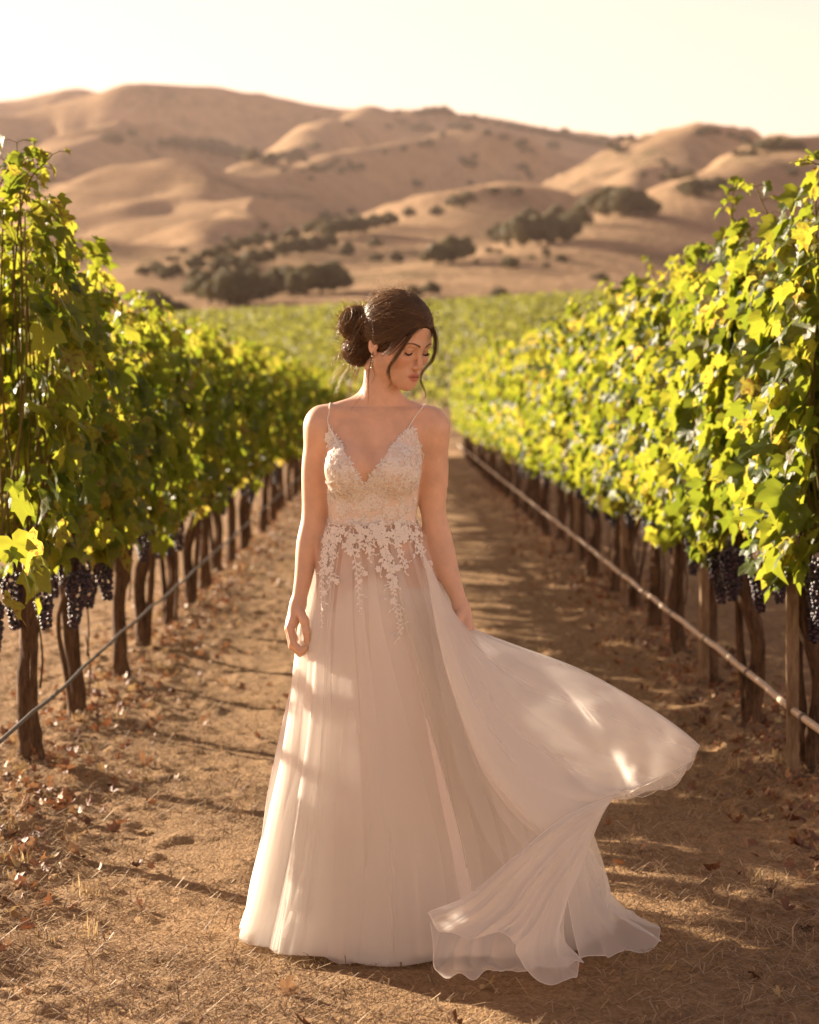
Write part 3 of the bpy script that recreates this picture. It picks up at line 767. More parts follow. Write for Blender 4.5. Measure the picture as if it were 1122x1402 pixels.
def build_dry_grass():
    g = np.random.default_rng(15); b = MB()
    for k in range(150):
        r_ = g.choice([ROW_L, ROW_R]); x = r_ + g.normal() * .28; y = 4.8 * math.exp(g.uniform(0, 1) * 1.5); n = g.integers(8, 26)
        z = float(clods(np.array([x]), np.array([y]))[0]) - .005; h0 = g.uniform(.025, .075)
        a = g.uniform(0, 6.3, n); ln = h0 * g.uniform(.5, 1.2, n); lean = g.uniform(.1, 1.0, n); w = g.uniform(.0009, .002, n)
        c, s = np.cos(a), np.sin(a); o = g.normal(size=(n, 2)) * .018
        p0 = np.stack([x + o[:, 0], y + o[:, 1], np.full(n, z)], 1)
        p1 = p0 + np.stack([c * lean * ln * .4, s * lean * ln * .4, ln * .65], 1); p2 = p0 + np.stack([c * lean * ln, s * lean * ln, ln * (1.05 - .45 * lean)], 1)
        sd = np.stack([-s * w, c * w, 0 * w], 1)
        V = np.stack([p0 - sd, p0 + sd, p1 - sd, p1 + sd, p2 - sd * .2, p2 + sd * .2], 1).reshape(-1, 3); i = (np.arange(n) * 6)[:, None]
        b.add(V, np.concatenate([i + [[0, 1, 3, 2]], i + [[2, 3, 5, 4]]]))
    tag(obj('dry_grass', b.mesh('dry_grass', litter_material('dry grass', [(0, (.22, .14, .06)), (.6, (.46, .32, .15)), (1, (.62, .48, .26))], .35), False)), kind='stuff')
build_dry_grass()
# ------------------------------------------------------------------ the bride
BY = 5.65
BASE = Vector((0.0, BY, 0.0))
def J(px, py, dy=0.0):
    """point of the figure that shows at photo pixel (px, py), dy metres behind the figure's plane"""
    p = at(px, py, BY + dy) - BASE
    return np.array([p.x, p.y, p.z])
def zpx(py): return J(540, py)[2]

class Field:
    """distance field on a rectilinear grid with uneven spacing; every shape is evaluated only near itself"""
    def __init__(s, X, Y, Z):
        s.ax = [np.asarray(a, np.float32) for a in (X, Y, Z)]
        s.f = np.full([len(a) for a in s.ax], .06, np.float32)
    def box(s, lo, hi):
        return tuple(slice(max(0, np.searchsorted(a, l) - 1), np.searchsorted(a, h) + 1) for a, l, h in zip(s.ax, lo, hi))
    def pts(s, b): return np.meshgrid(*[a[k] for a, k in zip(s.ax, b)], indexing='ij', sparse=True)
    def put(s, b, d, k, op='add'):
        f = s.f[b]
        if op == 'add':
            h = np.maximum(k - np.abs(f - d), 0) / k; s.f[b] = np.minimum(f, d) - h * h * k / 4
        elif op == 'sub':
            d = -d; h = np.maximum(k - np.abs(f - d), 0) / k; s.f[b] = np.maximum(f, d) + h * h * k / 4
    def cone(s, a, b, ra, rb, k=.01, op='add'):
        a, b = np.asarray(a, float), np.asarray(b, float); m = max(ra, rb) + .05
        bx = s.box(np.minimum(a, b) - m, np.maximum(a, b) + m)
        x, y, z = s.pts(bx); d = b - a; L2 = d.dot(d) + 1e-12
        t = np.clip(((x - a[0]) * d[0] + (y - a[1]) * d[1] + (z - a[2]) * d[2]) / L2, 0, 1)
        q = np.sqrt((x - a[0] - t * d[0]) ** 2 + (y - a[1] - t * d[1]) ** 2 + (z - a[2] - t * d[2]) ** 2) - (ra + t * (rb - ra))
        s.put(bx, q.astype(np.float32), k, op)
    def chain(s, P, r, k=.01, k0=None):
        P, r = spline(P, 5 * len(P)), spline(np.array(r)[:, None], 5 * len(P))[:, 0]
        m = r.max() + .05; bx = s.box(P.min(0) - m, P.max(0) + m); x, y, z = s.pts(bx); best = None
        for a, b, ra, rb in zip(P[:-1], P[1:], r[:-1], r[1:]):
            d = b - a; t = np.clip(((x - a[0]) * d[0] + (y - a[1]) * d[1] + (z - a[2]) * d[2]) / (d.dot(d) + 1e-12), 0, 1)
            q = np.sqrt((x - a[0] - t * d[0]) ** 2 + (y - a[1] - t * d[1]) ** 2 + (z - a[2] - t * d[2]) ** 2) - (ra + t * (rb - ra))
            best = q if best is None else np.minimum(best, q)
        s.put(bx, best.astype(np.float32), k if k0 is None else k0)
    def ell(s, c, r, k=.01, op='add', M=None):
        c, r = np.asarray(c, float), np.asarray(r, float); m = max(r) + .05
        bx = s.box(c - m, c + m); x, y, z = s.pts(bx); p = (x - c[0], y - c[1], z - c[2])
        if M is not None: p = tuple(p[0] * M[i][0] + p[1] * M[i][1] + p[2] * M[i][2] for i in range(3))
        k0 = np.sqrt(sum((q / w) ** 2 for q, w in zip(p, r))) + 1e-6; k1 = np.sqrt(sum((q / w ** 2) ** 2 for q, w in zip(p, r))) + 1e-6
        s.put(bx, (k0 * (k0 - 1) / k1).astype(np.float32), k, op)
    def polygonize(s):
        f = s.f; S = f < 0; nx, ny, nz = f.shape
        c = np.zeros((nx - 1, ny - 1, nz - 1), np.uint8)
        for i in (0, 1):
            for j in (0, 1):
                for k in (0, 1): c += S[i:nx - 1 + i, j:ny - 1 + j, k:nz - 1 + k]
        I = np.argwhere((c > 0) & (c < 8)); del c
        acc = np.zeros((len(I), 3)); cnt = np.zeros(len(I))
        cr = [(i, j, k) for i in (0, 1) for j in (0, 1) for k in (0, 1)]
        for a in cr:
            for ax_ in range(3):
                if a[ax_]: continue
                b = list(a); b[ax_] = 1
                ia, ib = I + np.array(a), I + np.array(b)
                fa, fb = f[ia[:, 0], ia[:, 1], ia[:, 2]], f[ib[:, 0], ib[:, 1], ib[:, 2]]
                m = (fa < 0) != (fb < 0)
                t = np.where(m, fa / (fa - fb + 1e-12 * (fa == fb)), 0)
                pa = np.stack([s.ax[q][ia[:, q]] for q in range(3)], 1); pb = np.stack([s.ax[q][ib[:, q]] for q in range(3)], 1)
                acc += np.where(m[:, None], pa + (pb - pa) * t[:, None], 0); cnt += m
        V = acc / cnt[:, None]
        key = (I[:, 0].astype(np.int64) * ny + I[:, 1]) * nz + I[:, 2]
        def look(i, j, k):
            return np.searchsorted(key, (i.astype(np.int64) * ny + j) * nz + k)
        Q = []
        for ax_ in range(3):
            sl0 = [slice(1, -1)] * 3; sl1 = [slice(1, -1)] * 3
            sl0[ax_] = slice(0, -1); sl1[ax_] = slice(1, None)
            E = np.argwhere(S[tuple(sl0)] != S[tuple(sl1)])
            off = np.array([1, 1, 1]); off[ax_] = 0; E = E + off
            u, v = [(1, 2), (2, 0), (0, 1)][ax_]
            def cell(du, dv):
                c_ = E.copy(); c_[:, u] -= du; c_[:, v] -= dv; return look(c_[:, 0], c_[:, 1], c_[:, 2])
            q = np.stack([cell(1, 1), cell(0, 1), cell(0, 0), cell(1, 0)], 1)
            ins = S[E[:, 0], E[:, 1], E[:, 2]]
            Q.append(np.where(ins[:, None], q, q[:, ::-1]))
        return V, np.concatenate(Q)
def steps(*seg):
    """axis coordinates from (start, step) pairs up to the last start"""
    out = []
    for (a, st), (b, _) in zip(seg[:-1], seg[1:]):
        out.append(np.linspace(a, b, max(2, int(round((b - a) / st)) + 1))[:-1])
    return np.concatenate(out + [[seg[-1][0]]])

# --- head frame: turned to the picture's right and bowed
HS = .92
PSI, TH = R(46), R(22)
H_F = np.array([math.sin(PSI) * math.cos(TH), -math.cos(PSI) * math.cos(TH), -math.sin(TH)])
H_R = np.array([math.cos(PSI), math.sin(PSI), 0])
H_U = np.cross(H_F, H_R)
H_O = J(543, 466, -.01)
H_M = np.stack([H_R, H_F, H_U])                       # world -> head rows
def HP(a, f, u): return H_O + HS * (a * H_R + f * H_F + u * H_U)

TORSO = [  # photo y, left x, right x, half depth, y centre
    (540, 510, 534, .012, .016), (550, 500, 542, .028, .014), (560, 484, 552, .046, .012), (570, 466, 568, .058, .011), (580, 450, 582, .068, .010), (600, 448, 582, .082, .006), (625, 447, 577, .092, .004), (650, 447, 574, .095, .004),
    (680, 450, 570, .088, .006), (712, 453, 568, .082, .010), (740, 444, 580, .096, .014), (780, 433, 596, .112, .020), (825, 427, 604, .118, .024), (870, 430, 603, .112, .022), (905, 440, 594, .09, .015)]
def torso_sdf(x, y, z):
    T = sorted([(zpx(t[0]), J(t[1], t[0])[0], J(t[2], t[0])[0], t[3], t[4]) for t in TORSO])
    tz = np.array([t[0] for t in T]); zz = np.asarray(z)
    zs = np.linspace(tz[0], tz[-1], 120)
    def sm(k):
        v = np.interp(zs, tz, np.array([t[k] for t in T])); e = np.concatenate([np.full(4, v[0]), v, np.full(4, v[-1])])
        return np.convolve(e, np.hanning(11)[1:-1] / np.hanning(11).sum(), 'valid')
    xl, xr, b, cy_ = [np.interp(zz, zs, sm(k)) for k in (1, 2, 3, 4)]
    cx, a = (xl + xr) / 2, (xr - xl) / 2
    p = 2.35
    rr = (np.abs((x - cx) / a) ** p + np.abs((y - cy_) / b) ** p) ** (1 / p)
    d = (rr - 1) * np.minimum(a, b) * (.9)
    top, bot = zz - tz[-1], tz[0] - zz
    return np.maximum(d, np.maximum(top, bot) * .8)
CUPS = [(J(476, 643, -.072), (.056, .058, .056)), (J(541, 643, -.072), (.056, .058, .056))]
def add_torso(F):
    b = F.box((-.2, -.16, zpx(910)), (.16, .17, zpx(560)))
    x, y, z = F.pts(b)
    F.put(b, torso_sdf(x, y, z).astype(np.float32), .045)
    for c, r in CUPS: F.ell(c, r, .035)
def add_shoulders(F):
    k = .03
    F.cone(J(506, 553, .018), J(443, 574, .012), .030, .033, k); F.cone(J(528, 553, .018), J(588, 576, .012), .030, .034, k)
    F.cone(J(516, 572, .012), J(527, 500, .014), .050, .0445, .035)
    F.cone(J(503, 569, -.034), J(455, 562, -.012), .0105, .010, .016); F.cone(J(533, 569, -.034), J(580, 564, -.012), .0105, .010, .016)   # collar bones
    F.cone(J(512, 566, -.024), J(508, 503, .006), .010, .013, .022)                                                                     # neck tendon
    F.ell(J(440, 586, .008), (.038, .042, .05), k); F.ell(J(592, 588, .008), (.038, .042, .05), k)
def body_field():
    X = steps((-.31, .0028), (-.215, .005), (-.10, .0018), (.115, .0028), (.235, .01), (.30, .01))
    Y = steps((-.19, .006), (-.15, .0021), (.14, .006), (.20, .01))
    Z = steps((-.03, .012), (.74, .0026), (.935, .0045), (1.415, .0017), (1.70, .01), (1.72, .01))
    F = Field(X, Y, Z)
    add_torso(F); add_shoulders(F)
    # arms
    F.chain([J(440, 588, .008), J(430, 640, .014), J(429, 705, .016), J(422, 745, .008), J(416, 790, -.004), J(408.5, 828, -.012)], [.038, .0315, .0295, .0300, .0235, .0180], .02, .03)
    F.chain([J(592, 590, .008), J(597, 645, .012), J(595, 700, .012), J(605, 745, 0), J(618, 792, -.03), J(633, 834, -.055)], [.039, .033, .0305, .0305, .0245, .0180], .02, .03)
    # her right hand, hanging and loosely curled
    def hand(wr, kn, fingers, th, rp):
        F.cone(wr, kn, .0175, .017, .02); 
        for P, r in fingers: F.cone(wr + (P[0] - wr) * .25, P[0], .0135, .0105, .010)
        for P, r in fingers:
            for i in range(len(P) - 1): F.cone(P[i], P[i + 1], r[i], r[i + 1], .0035)
        for i in range(len(th) - 1): F.cone(th[i], th[i + 1], rp[i], rp[i + 1], .007)
    fr = [.0098, .0088, .0082, .0070]
    w = J(408, 829, -.012)
    hand(w, J(401, 852, -.012), [
        ([J(397, 859, -.042), J(401, 880, -.050), J(411, 890, -.052), J(419, 887, -.050)], fr),
        ([J(395.5, 861, -.021), J(400, 885, -.027), J(411, 895, -.029), J(420, 891, -.027)], fr),
        ([J(396.5, 860, .000), J(402, 882, -.004), J(412, 892, -.006), J(420, 888, -.004)], fr),
        ([J(399, 857, .019), J(405, 875, .018), J(413, 883, .017), J(419, 879, .017)], [.0088, .0078, .0072, .0062])],
        [J(411, 836, -.030), J(417, 850, -.050), J(420, 865, -.056), J(420.5, 878, -.054)], [.0125, .0112, .0095, .0078])
    w = J(633, 835, -.055)
    hand(w, J(640, 856, -.065), [
        ([J(641, 861, -.092), J(640, 878, -.100), J(631, 887, -.104), J(624, 884, -.104)], fr),
        ([J(643, 861, -.072), J(642, 881, -.080), J(632, 891, -.084), J(624, 889, -.084)], fr),
        ([J(643, 860, -.052), J(641, 879, -.060), J(632, 889, -.064), J(625, 887, -.064)], fr),
        ([J(641, 857, -.033), J(638, 873, -.040), J(631, 880, -.044), J(626, 879, -.044)], [.0088, .0078, .0072, .0062])],
        [J(630, 842, -.078), J(625, 857, -.096), J(622, 871, -.106), J(621, 882, -.108)], [.0125, .0112, .0095, .0078])
    # legs and feet under the skirt
    for sx, hx in ((-1, 478), (1, 552)):
        F.chain([J(hx, 880, .02), np.array([J(hx, 900)[0], .015, .50]), np.array([J(hx, 900)[0], .03, .10])], [.078, .052, .032], .03)
        ax_ = J(hx, 900)[0]; F.chain([np.array([ax_, .035, .075]), np.array([ax_ + sx * .01, -.07, .035]), np.array([ax_ + sx * .012, -.13, .02])], [.032, .03, .018], .02)
    # head
    s = HS
    def E(c, r, k, op='add'): F.ell(HP(*c), np.array(r) * s, k * s, op, H_M)
    def Cn(a, b, ra, rb, k, op='add'): F.cone(HP(*a), HP(*b), ra * s, rb * s, k * s, op)
    E((0, -.008, .035), (.074, .094, .088), .02)
    E((0, .026, .043), (.067, .065, .062), .03)                                           # forehead
    E((0, .034, -.033), (.057, .056, .068), .03)                                          # face block
    for q in (-1, 1):
        Cn((q * .052, .004, -.058), (q * .014, .079, -.094), .016, .014, .03)             # jaw
        E((q * .043, .064, -.026), (.024, .022, .022), .03)                               # cheek
        Cn((q * .046, .074, .020), (q * .012, .090, .017), .010, .010, .02)               # brow
    E((0, .0815, -.096), (.019, .017, .016), .022)                                         # chin
    E((0, .083, -.068), (.030, .019, .022), .025)                                         # muzzle
    for q in (-1, 1): E((q * .032, .103, -.001), (.019, .020, .0125), .016, 'sub')        # eye hollow
    for q in (-1, 1):
        E((q * .032, .0755, -.0015), (.0155, .0145, .0125), .005)                         # closed lid
        Cn((q * .0445, .083, .006), (q * .020, .0905, .0055), .0025, .002, .005)          # lid fold
    Cn((0, .090, .012), (0, .1115, -.034), .0062, .0082, .012)                            # nose
    E((0, .1135, -.0375), (.0080, .0080, .0076), .008)
    for q in (-1, 1):
        E((q * .0105, .1025, -.0412), (.0066, .0090, .0060), .006)                        # nostril wing
        E((q * .0065, .1065, -.0485), (.0035, .0045, .003), .002, 'sub')
    Cn((0, .1005, -.052), (0, .0985, -.058), .0022, .0028, .008, 'sub')                   # groove
    for q in (-1, 1):
        Cn((q * .021, .0915, -.0675), (q * .0045, .1012, -.0625), .0028, .0052, .006)     # upper lip
        Cn((q * .019, .0915, -.0705), (0, .1005, -.0755), .0030, .0066, .006)             # lower lip
    for q in (-1, 1): Cn((q * .023, .0945, -.0692), (0, .1075, -.0690), .0012, .0012, .0015, 'sub')
    Cn((-.012, .0905, -.0855), (.012, .0905, -.0855), .004, .004, .01, 'sub')             # under the lip
    for q in (-1, 1):                                                                     # ears
        E((q * .0745, -.010, -.012), (.008, .019, .031), .006); E((q * .082, -.006, -.008), (.006, .009, .018), .004, 'sub')
        E((q * .072, .001, -.040), (.007, .008, .009), .006)
    return F
def body_mesh():
    F = body_field(); V, Q = F.polygonize()
    # even out the seam where the grid spacing changes
    e = np.concatenate([Q[:, [0, 1]], Q[:, [1, 2]], Q[:, [2, 3]], Q[:, [3, 0]]]); e = np.concatenate([e, e[:, ::-1]])
    for zc, wd, it in ((1.415, .028, 14), (.935, .02, 6), (.74, .02, 6)):
        wz = np.clip(1.6 - np.abs(V[:, 2] - zc) / wd * 1.6, 0, 1)[:, None]
        if zc > 1: wz = wz * (np.abs(V[:, 1:2]) < .2) * (V[:, 2:3] < zpx(545) + .05 * (V[:, 0:1] < J(540, 540)[0]))
        for _ in range(it):
            acc = np.zeros_like(V); cnt = np.bincount(e[:, 0], minlength=len(V))
            for a in range(3): acc[:, a] = np.bincount(e[:, 0], V[e[:, 1], a], minlength=len(V))
            V = V + (acc / np.maximum(cnt, 1)[:, None] - V) * wz * .7
    # colour of the skin: mottling, toned cheeks, lids, brows and lips, darkened mouth line
    h = (V - H_O) @ H_M.T / HS
    c = np.tile(np.array([.69, .445, .31]), (len(V), 1))
    n1 = fbm(V[:, 0] * 30 + V[:, 1] * 22, V[:, 2] * 30, 3, 8)[:, None]
    c = c * (1 + .16 * n1) * (1 + .05 * fbm(V[:, 0] * 140 + V[:, 1] * 90, V[:, 2] * 140, 2, 5))[:, None] * np.array([1, 1, 1])
    def blend(m, col):
        nonlocal c; m = np.clip(m, 0, 1)[:, None]; c = c * (1 - m) + np.array(col) * m
    front = sstep(.02, .06, h[:, 1])
    for q in (-1, 1):
        blend(.45 * np.exp(-((h[:, 0] - q * .045) / .02) ** 2 - ((h[:, 2] + .03) / .018) ** 2) * front, (.70, .32, .22))
        blend(.35 * np.exp(-((h[:, 0] - q * .032) / .017) ** 4 - ((h[:, 2] - .004) / .010) ** 4) * front, (.52, .29, .19))     # eye shadow
        t = np.clip((q * h[:, 0] - .012) / .036, 0, 1); bz = .0195 + .008 * np.sin(t * 2.2) - .004 * t                            # brow
        w = .0034 * (1 - .6 * t)
        blend(.93 * np.exp(-((h[:, 2] - bz) / w) ** 4) * (q * h[:, 0] > .011) * (q * h[:, 0] < .050) * front, (.055, .028, .017))
    lip = np.exp(-(np.abs(h[:, 0]) / .0225) ** 6) * np.exp(-((h[:, 2] + .0692) / (.0125 * np.clip(1.05 - (np.abs(h[:, 0]) / .026) ** 2, .15, 1))) ** 6) * (h[:, 1] > .085)
    blend(.9 * lip, (.50, .18, .14))
    blend(np.exp(-(np.abs(h[:, 0]) / .021) ** 6) * np.exp(-((h[:, 2] + .0692) / .0014) ** 2) * (h[:, 1] > .085), (.16, .05, .04))  # darker line along the parting of the lips
    c = np.concatenate([np.clip(c, 0, 1), np.ones((len(c), 1))], 1)
    m, nt, out = material('skin')
    b = N(nt, 'BsdfPrincipled'); a = N(nt, 'Attribute', attribute_name='tint')
    p = nt.nodes.new('ShaderNodeTexCoord').outputs['Object']
    L(nt, a.outputs['Color'], b.inputs['Base Color']); b.inputs['Roughness'].default_value = .46
    b.inputs['Specular IOR Level'].default_value = .38
    b.inputs['Subsurface Weight'].default_value = .18; b.inputs['Subsurface Radius'].default_value = (1, .38, .2); b.inputs['Subsurface Scale'].default_value = .008
    L(nt, bump(nt, noise(nt, 300, 4, .6, p), .3, .0012), b.inputs['Normal'])
    L(nt, b.outputs[0], out.inputs['Surface'])
    return mesh_np('body', V, Q, m, True, cols=c)
bride = empty('person', BASE)
tag(bride, 'woman in a pale lace wedding gown looking down, skirt blown to one side', 'person')
body_me = body_mesh()
obj('body', body_me, bride)

# --- lashes, earring, thin necklace
def plain(name, col, rough=.5, metal=0.0, **kw):
    m, nt, out = material(name); b = N(nt, 'BsdfPrincipled')
    b.inputs['Base Color'].default_value = (*col, 1); b.inputs['Roughness'].default_value = rough; b.inputs['Metallic'].default_value = metal
    L(nt, b.outputs[0], out.inputs['Surface']); return m
def build_lashes():
    g = np.random.default_rng(2)
    for q in (-1, 1):
        b = MB(); pts = []
        for k in range(14):
            t = k / 13; a = q * (.0185 + .0270 * t); dx = (abs(a) - .032) / .0155
            z = -.0085 + .0065 * dx * dx; f = .0755 + .0145 * math.sqrt(max(0, 1 - min(1, dx * dx * .85 + (z + .0015) ** 2 / .0125 ** 2)))
            p = HP(a, f + .0012, z); pts.append(p)
            d = H_F * .75 - H_U * .45 + H_R * q * (.15 + .7 * t)
            d = d / np.linalg.norm(d); ln = .0045 + .004 * t
            b.add(*tube([p, p + d * ln * .6, p + d * ln + H_U * .0022], [.00085, .0007, .0003], 4))
        b.add(*tube(pts, .0011, 5))
        obj('eyelashes', b.mesh('eyelashes', M_LASH), bride)
M_LASH = plain('lash', (.012, .008, .006), .6)
build_lashes()
def build_earring():
    g = MB(); e = HP(-.081, .004, -.047)
    for k, (dz, r) in enumerate([(0, .0034), (-.008, .0026), (-.014, .0036), (-.021, .0028), (-.029, .0044)]):
        g.add(_BV * r + e + np.array([0, -.003, dz]), t=_BT)
    g.add(*tube([e + [0, 0, .004], e + [0, -.003, -.03]], .0008, 5))
    obj('earring', g.mesh('earring', plain('earring metal', (.85, .78, .66), .2, .9)), bride)
build_earring()
# ------------------------------------------------------------------ the gown
def fabric(name, col, opacity, trans=.5, rough=.9):
    m, nt, out = material(name)
    p = nt.nodes.new('ShaderNodeTexCoord').outputs['Object']
    d = N(nt, 'BsdfDiffuse'); t = N(nt, 'BsdfTranslucent'); d.inputs['Roughness'].default_value = .3
    c = mix(nt, ramp(nt, noise(nt, 6, 3, .5, p), [(.3, (0, 0, 0)), (.7, (.14, .14, .14))]), col, tuple(x * .93 for x in col))
    L(nt, c, d.inputs['Color']); L(nt, c, t.inputs['Color'])
    x = N(nt, 'MixShader'); x.inputs[0].default_value = trans; L(nt, d.outputs[0], x.inputs[1]); L(nt, t.outputs[0], x.inputs[2])
    sh = x.outputs[0]
    g = N(nt, 'BsdfGlossy'); g.inputs['Roughness'].default_value = .45; g.inputs['Color'].default_value = (*col, 1)
    y = N(nt, 'MixShader'); y.inputs[0].default_value = .04; L(nt, sh, y.inputs[1]); L(nt, g.outputs[0], y.inputs[2]); sh = y.outputs[0]
    if opacity < 1:
        tr = N(nt, 'BsdfTransparent'); z = N(nt, 'MixShader'); z.inputs[0].default_value = opacity
        L(nt, tr.outputs[0], z.inputs[1]); L(nt, sh, z.inputs[2]); sh = z.outputs[0]
    L(nt, sh, out.inputs['Surface']); return m
M_LINING = fabric('blush lining', (.965, .90, .85), 1.0, .10)
M_TULLE = fabric('ivory tulle', (.97, .94, .895), .42, .5)
M_TULLE2 = fabric('layered ivory tulle', (.975, .95, .91), .56, .6)
M_SHEER = fabric('sheer windblown tulle', (.975, .95, .91), .44, .6)
M_HEM = fabric('rolled tulle hem', (.975, .95, .91), .75, .5)
M_BODICE = fabric('nude mesh', (.91, .81, .72), 1.0, .15)
M_LACE = fabric('white lace', (.97, .95, .91), 1.0, .25)

dress = obj('dress', bpy.data.meshes.new('dress'), bride)

# --- bodice: the torso's own surface, 4 mm out, cut along the neckline
NECK = [(425, 646), (431, 640), (437, 618), (450, 582), (466, 608), (484, 638), (499, 664), (519, 636), (545, 600), (566, 583), (577, 612), (584, 640), (592, 646)]
def bodice_mesh():
    F = Field(steps((-.17, .0026), (.17, .0026)), steps((-.18, .003), (.15, .003)), steps((zpx(724), .0026), (zpx(560), .0026)))
    b = F.box((-.3, -.3, 0), (.3, .3, 2)); x, y, z = F.pts(b)
    add_torso(F)
    F.cone(J(506, 553, .018), J(443, 574, .012), .030, .033, .03); F.cone(J(528, 553, .018), J(588, 576, .012), .030, .034, .03)
    F.cone(J(503, 569, -.032), J(455, 562, -.012), .009, .010, .022); F.cone(J(533, 569, -.032), J(580, 564, -.012), .009, .010, .022)
    F.ell(J(440, 586, .008), (.041, .044, .05), .03); F.ell(J(592, 588, .008), (.041, .044, .05), .03)
    nx = np.array([J(p[0], p[1], -.1)[0] for p in NECK]); nz = np.array([J(p[0], p[1], -.11)[2] for p in NECK])
    top = np.where(y < .02, np.interp(x, nx, nz), zpx(650))
    f = np.maximum(np.maximum(F.f - .0035, (z - top) * .55), zpx(718) - z)
    side = np.maximum(J(438, 640, -.05)[0] - .004 - x, x - J(581, 640, -.05)[0] - .004)       # no cloth on the arms
    F.f = np.maximum(f, np.where(y < .0, side * .9, -1)).astype(np.float32)
    V, Q = F.polygonize()
    return mesh_np('bodice', V, Q, M_BODICE)
bod = bodice_mesh(); o_bod = obj('bodice', bod, dress)
def bvh_of(me):
    v = np.empty(len(me.vertices) * 3); me.vertices.foreach_get('co', v)
    return BVHTree.FromPolygons([tuple(q) for q in v.reshape(-1, 3)], [tuple(p.vertices) for p in me.polygons])
B_BOD, B_BODY = bvh_of(bod), bvh_of(body_me)
# straps over the shoulders
for pts in ([(450.5, 584, -.115), (451, 568, -.06), (451.5, 556, -.02), (453, 553, .02), (456, 566, .08), (460, 610, .10)],
            [(566, 585, -.115), (572, 566, -.06), (580, 553, -.02), (583, 552, .02), (580, 566, .08), (570, 610, .10)]):
    P = spline([J(*q) for q in pts], 40); R_ = []
    for p in P:
        h = B_BODY.find_nearest(Vector(p)); R_.append(np.array(h[0] + h[1] * .0016))
    R_ = np.array(R_)
    for _ in range(12): R_[1:-1] = (R_[:-2] + R_[1:-1] * 2 + R_[2:]) / 4
    for i_, p in enumerate(R_):
        h = B_BODY.find_nearest(Vector(p)); d_ = (Vector(p) - h[0]).dot(h[1])
        if d_ < .0015: R_[i_] = np.array(h[0] + h[1] * .0015)
    b = MB(); b.add(*tube(R_, .0015, 6)); obj('strap', b.mesh('strap', M_LACE), dress)

# --- the skirt: rings from waist to hem
def prof(tab, py): return np.interp(py, [t[0] for t in tab], [t[1] for t in tab])
def smooth_prof(tab, py):
    a = np.linspace(tab[0][0], tab[-1][0], 240); v = prof(tab, a); k = np.hanning(31)[1:-1]; k /= k.sum()
    e = np.concatenate([2 * v[0] - v[14:0:-1], v, 2 * v[-1] - v[-2:-16:-1]])
    return np.interp(py, a, np.convolve(e, k, 'valid'))
def creases(u, v, seed, n):
    """fold profile around the skirt: rounded pleats with narrow crests, drifting a little downwards"""
    g = np.random.default_rng(seed); out = 0
    for k in range(n):
        c = g.uniform(0, 2 * np.pi); w = g.uniform(.03, .09) if k % 2 else g.uniform(.09, .24); a = g.uniform(.4, 1.1) * g.choice([1, 1, -.7])
        start = g.uniform(0, .35); drift = g.normal() * .08 + .22 * max(0, math.sin(c + 2.2))
        d = (u - c - drift * v + np.pi) % (2 * np.pi) - np.pi
        out = out + a * np.exp(-(np.abs(d) / (w * (.55 + .7 * v))) ** 1.25) * sstep(start, start + .5, v)
    return out
def skirt(name, xl, xr, seed, amp, nf, mat, hd, push, ruffle, lift=.0, nu=900, nv=100, py1=1306):
    v = np.linspace(0, 1, nv)[:, None] ** .9; u = np.linspace(0, 2 * np.pi, nu, endpoint=False)[None]
    py = 714 + (py1 - 714) * v[:, 0]
    cyv = .010 + .115 * v[:, 0] ** 1.2
    hy = np.interp(v[:, 0], [0, .06, .2, .45, 1], hd)
    L_ = np.array([J(smooth_prof(xl, p), p, c) for p, c in zip(py, cyv)]); R_ = np.array([J(smooth_prof(xr, p), p, c) for p, c in zip(py, cyv)])
    z = (L_[:, 2] - L_[-1, 2]) / (L_[0, 2] - L_[-1, 2]) * (zpx(714) - lift) + lift
    cx, hx = (L_[:, 0] + R_[:, 0]) / 2, (R_[:, 0] - L_[:, 0]) / 2
    cr = creases(u, v, seed, nf); A = amp * np.clip(v * 1.5, 0.03, 1) ** .9
    r = 1 + push / hx[:, None]
    dx, dy = np.cos(u), np.sin(u)
    X = cx[:, None] + (hx[:, None] * r) * dx + A * cr * dx
    Y = cyv[:, None] + (hy[:, None] + push) * dy + A * cr * dy * 1.15
    zz = z[:, None] + 0 * u + ruffle * sstep(.8, 1, v) * (np.sin(u * 9 + seed) * .5 + np.sin(u * 23 + 1.3 * seed) * .3 + .6)
    zz = zz + (np.abs(np.sin(u * 3.1 + seed)) * .010) * sstep(.9, 1, v)
    V = np.stack([X, Y, zz], -1).reshape(-1, 3)
    i = np.arange(nv - 1)[:, None] * nu; j = np.arange(nu)[None]; j2 = (j + 1) % nu
    q = np.stack([i + j, i + nu + j, i + nu + j2, i + j2], -1).reshape(-1, 4)
    SKV[name] = V.reshape(nv, nu, 3)
    return mesh_np(name, V, q, mat)
SKV = {}
XL_IN = [(714, 449), (740, 443), (760, 438), (800, 430), (860, 420), (950, 408), (1050, 399), (1150, 389), (1230, 382), (1310, 374)]
XR_IN = [(714, 571), (740, 580), (760, 588), (800, 604), (860, 628), (950, 672), (1050, 716), (1150, 758), (1230, 782), (1310, 798)]
XL_OUT = [(714, 447), (740, 441), (760, 435), (800, 425), (860, 414), (950, 404), (1050, 391), (1150, 373), (1230, 357), (1310, 339)]
XR_OUT = [(714, 573), (740, 583), (760, 592), (800, 609), (860, 636), (950, 682), (1050, 728), (1150, 770), (1230, 796), (1310, 812)]
lin = skirt('skirt_lining', XL_IN, XR_IN, 3, .036, 22, M_LINING, [.082, .095, .14, .19, .265], -.006, .006, .016)
obj('skirt_lining', lin, dress)
ot1 = skirt('tulle_layer', XL_OUT, XR_OUT, 8, .040, 30, M_TULLE, [.086, .102, .15, .205, .285], .002, .006, .006)
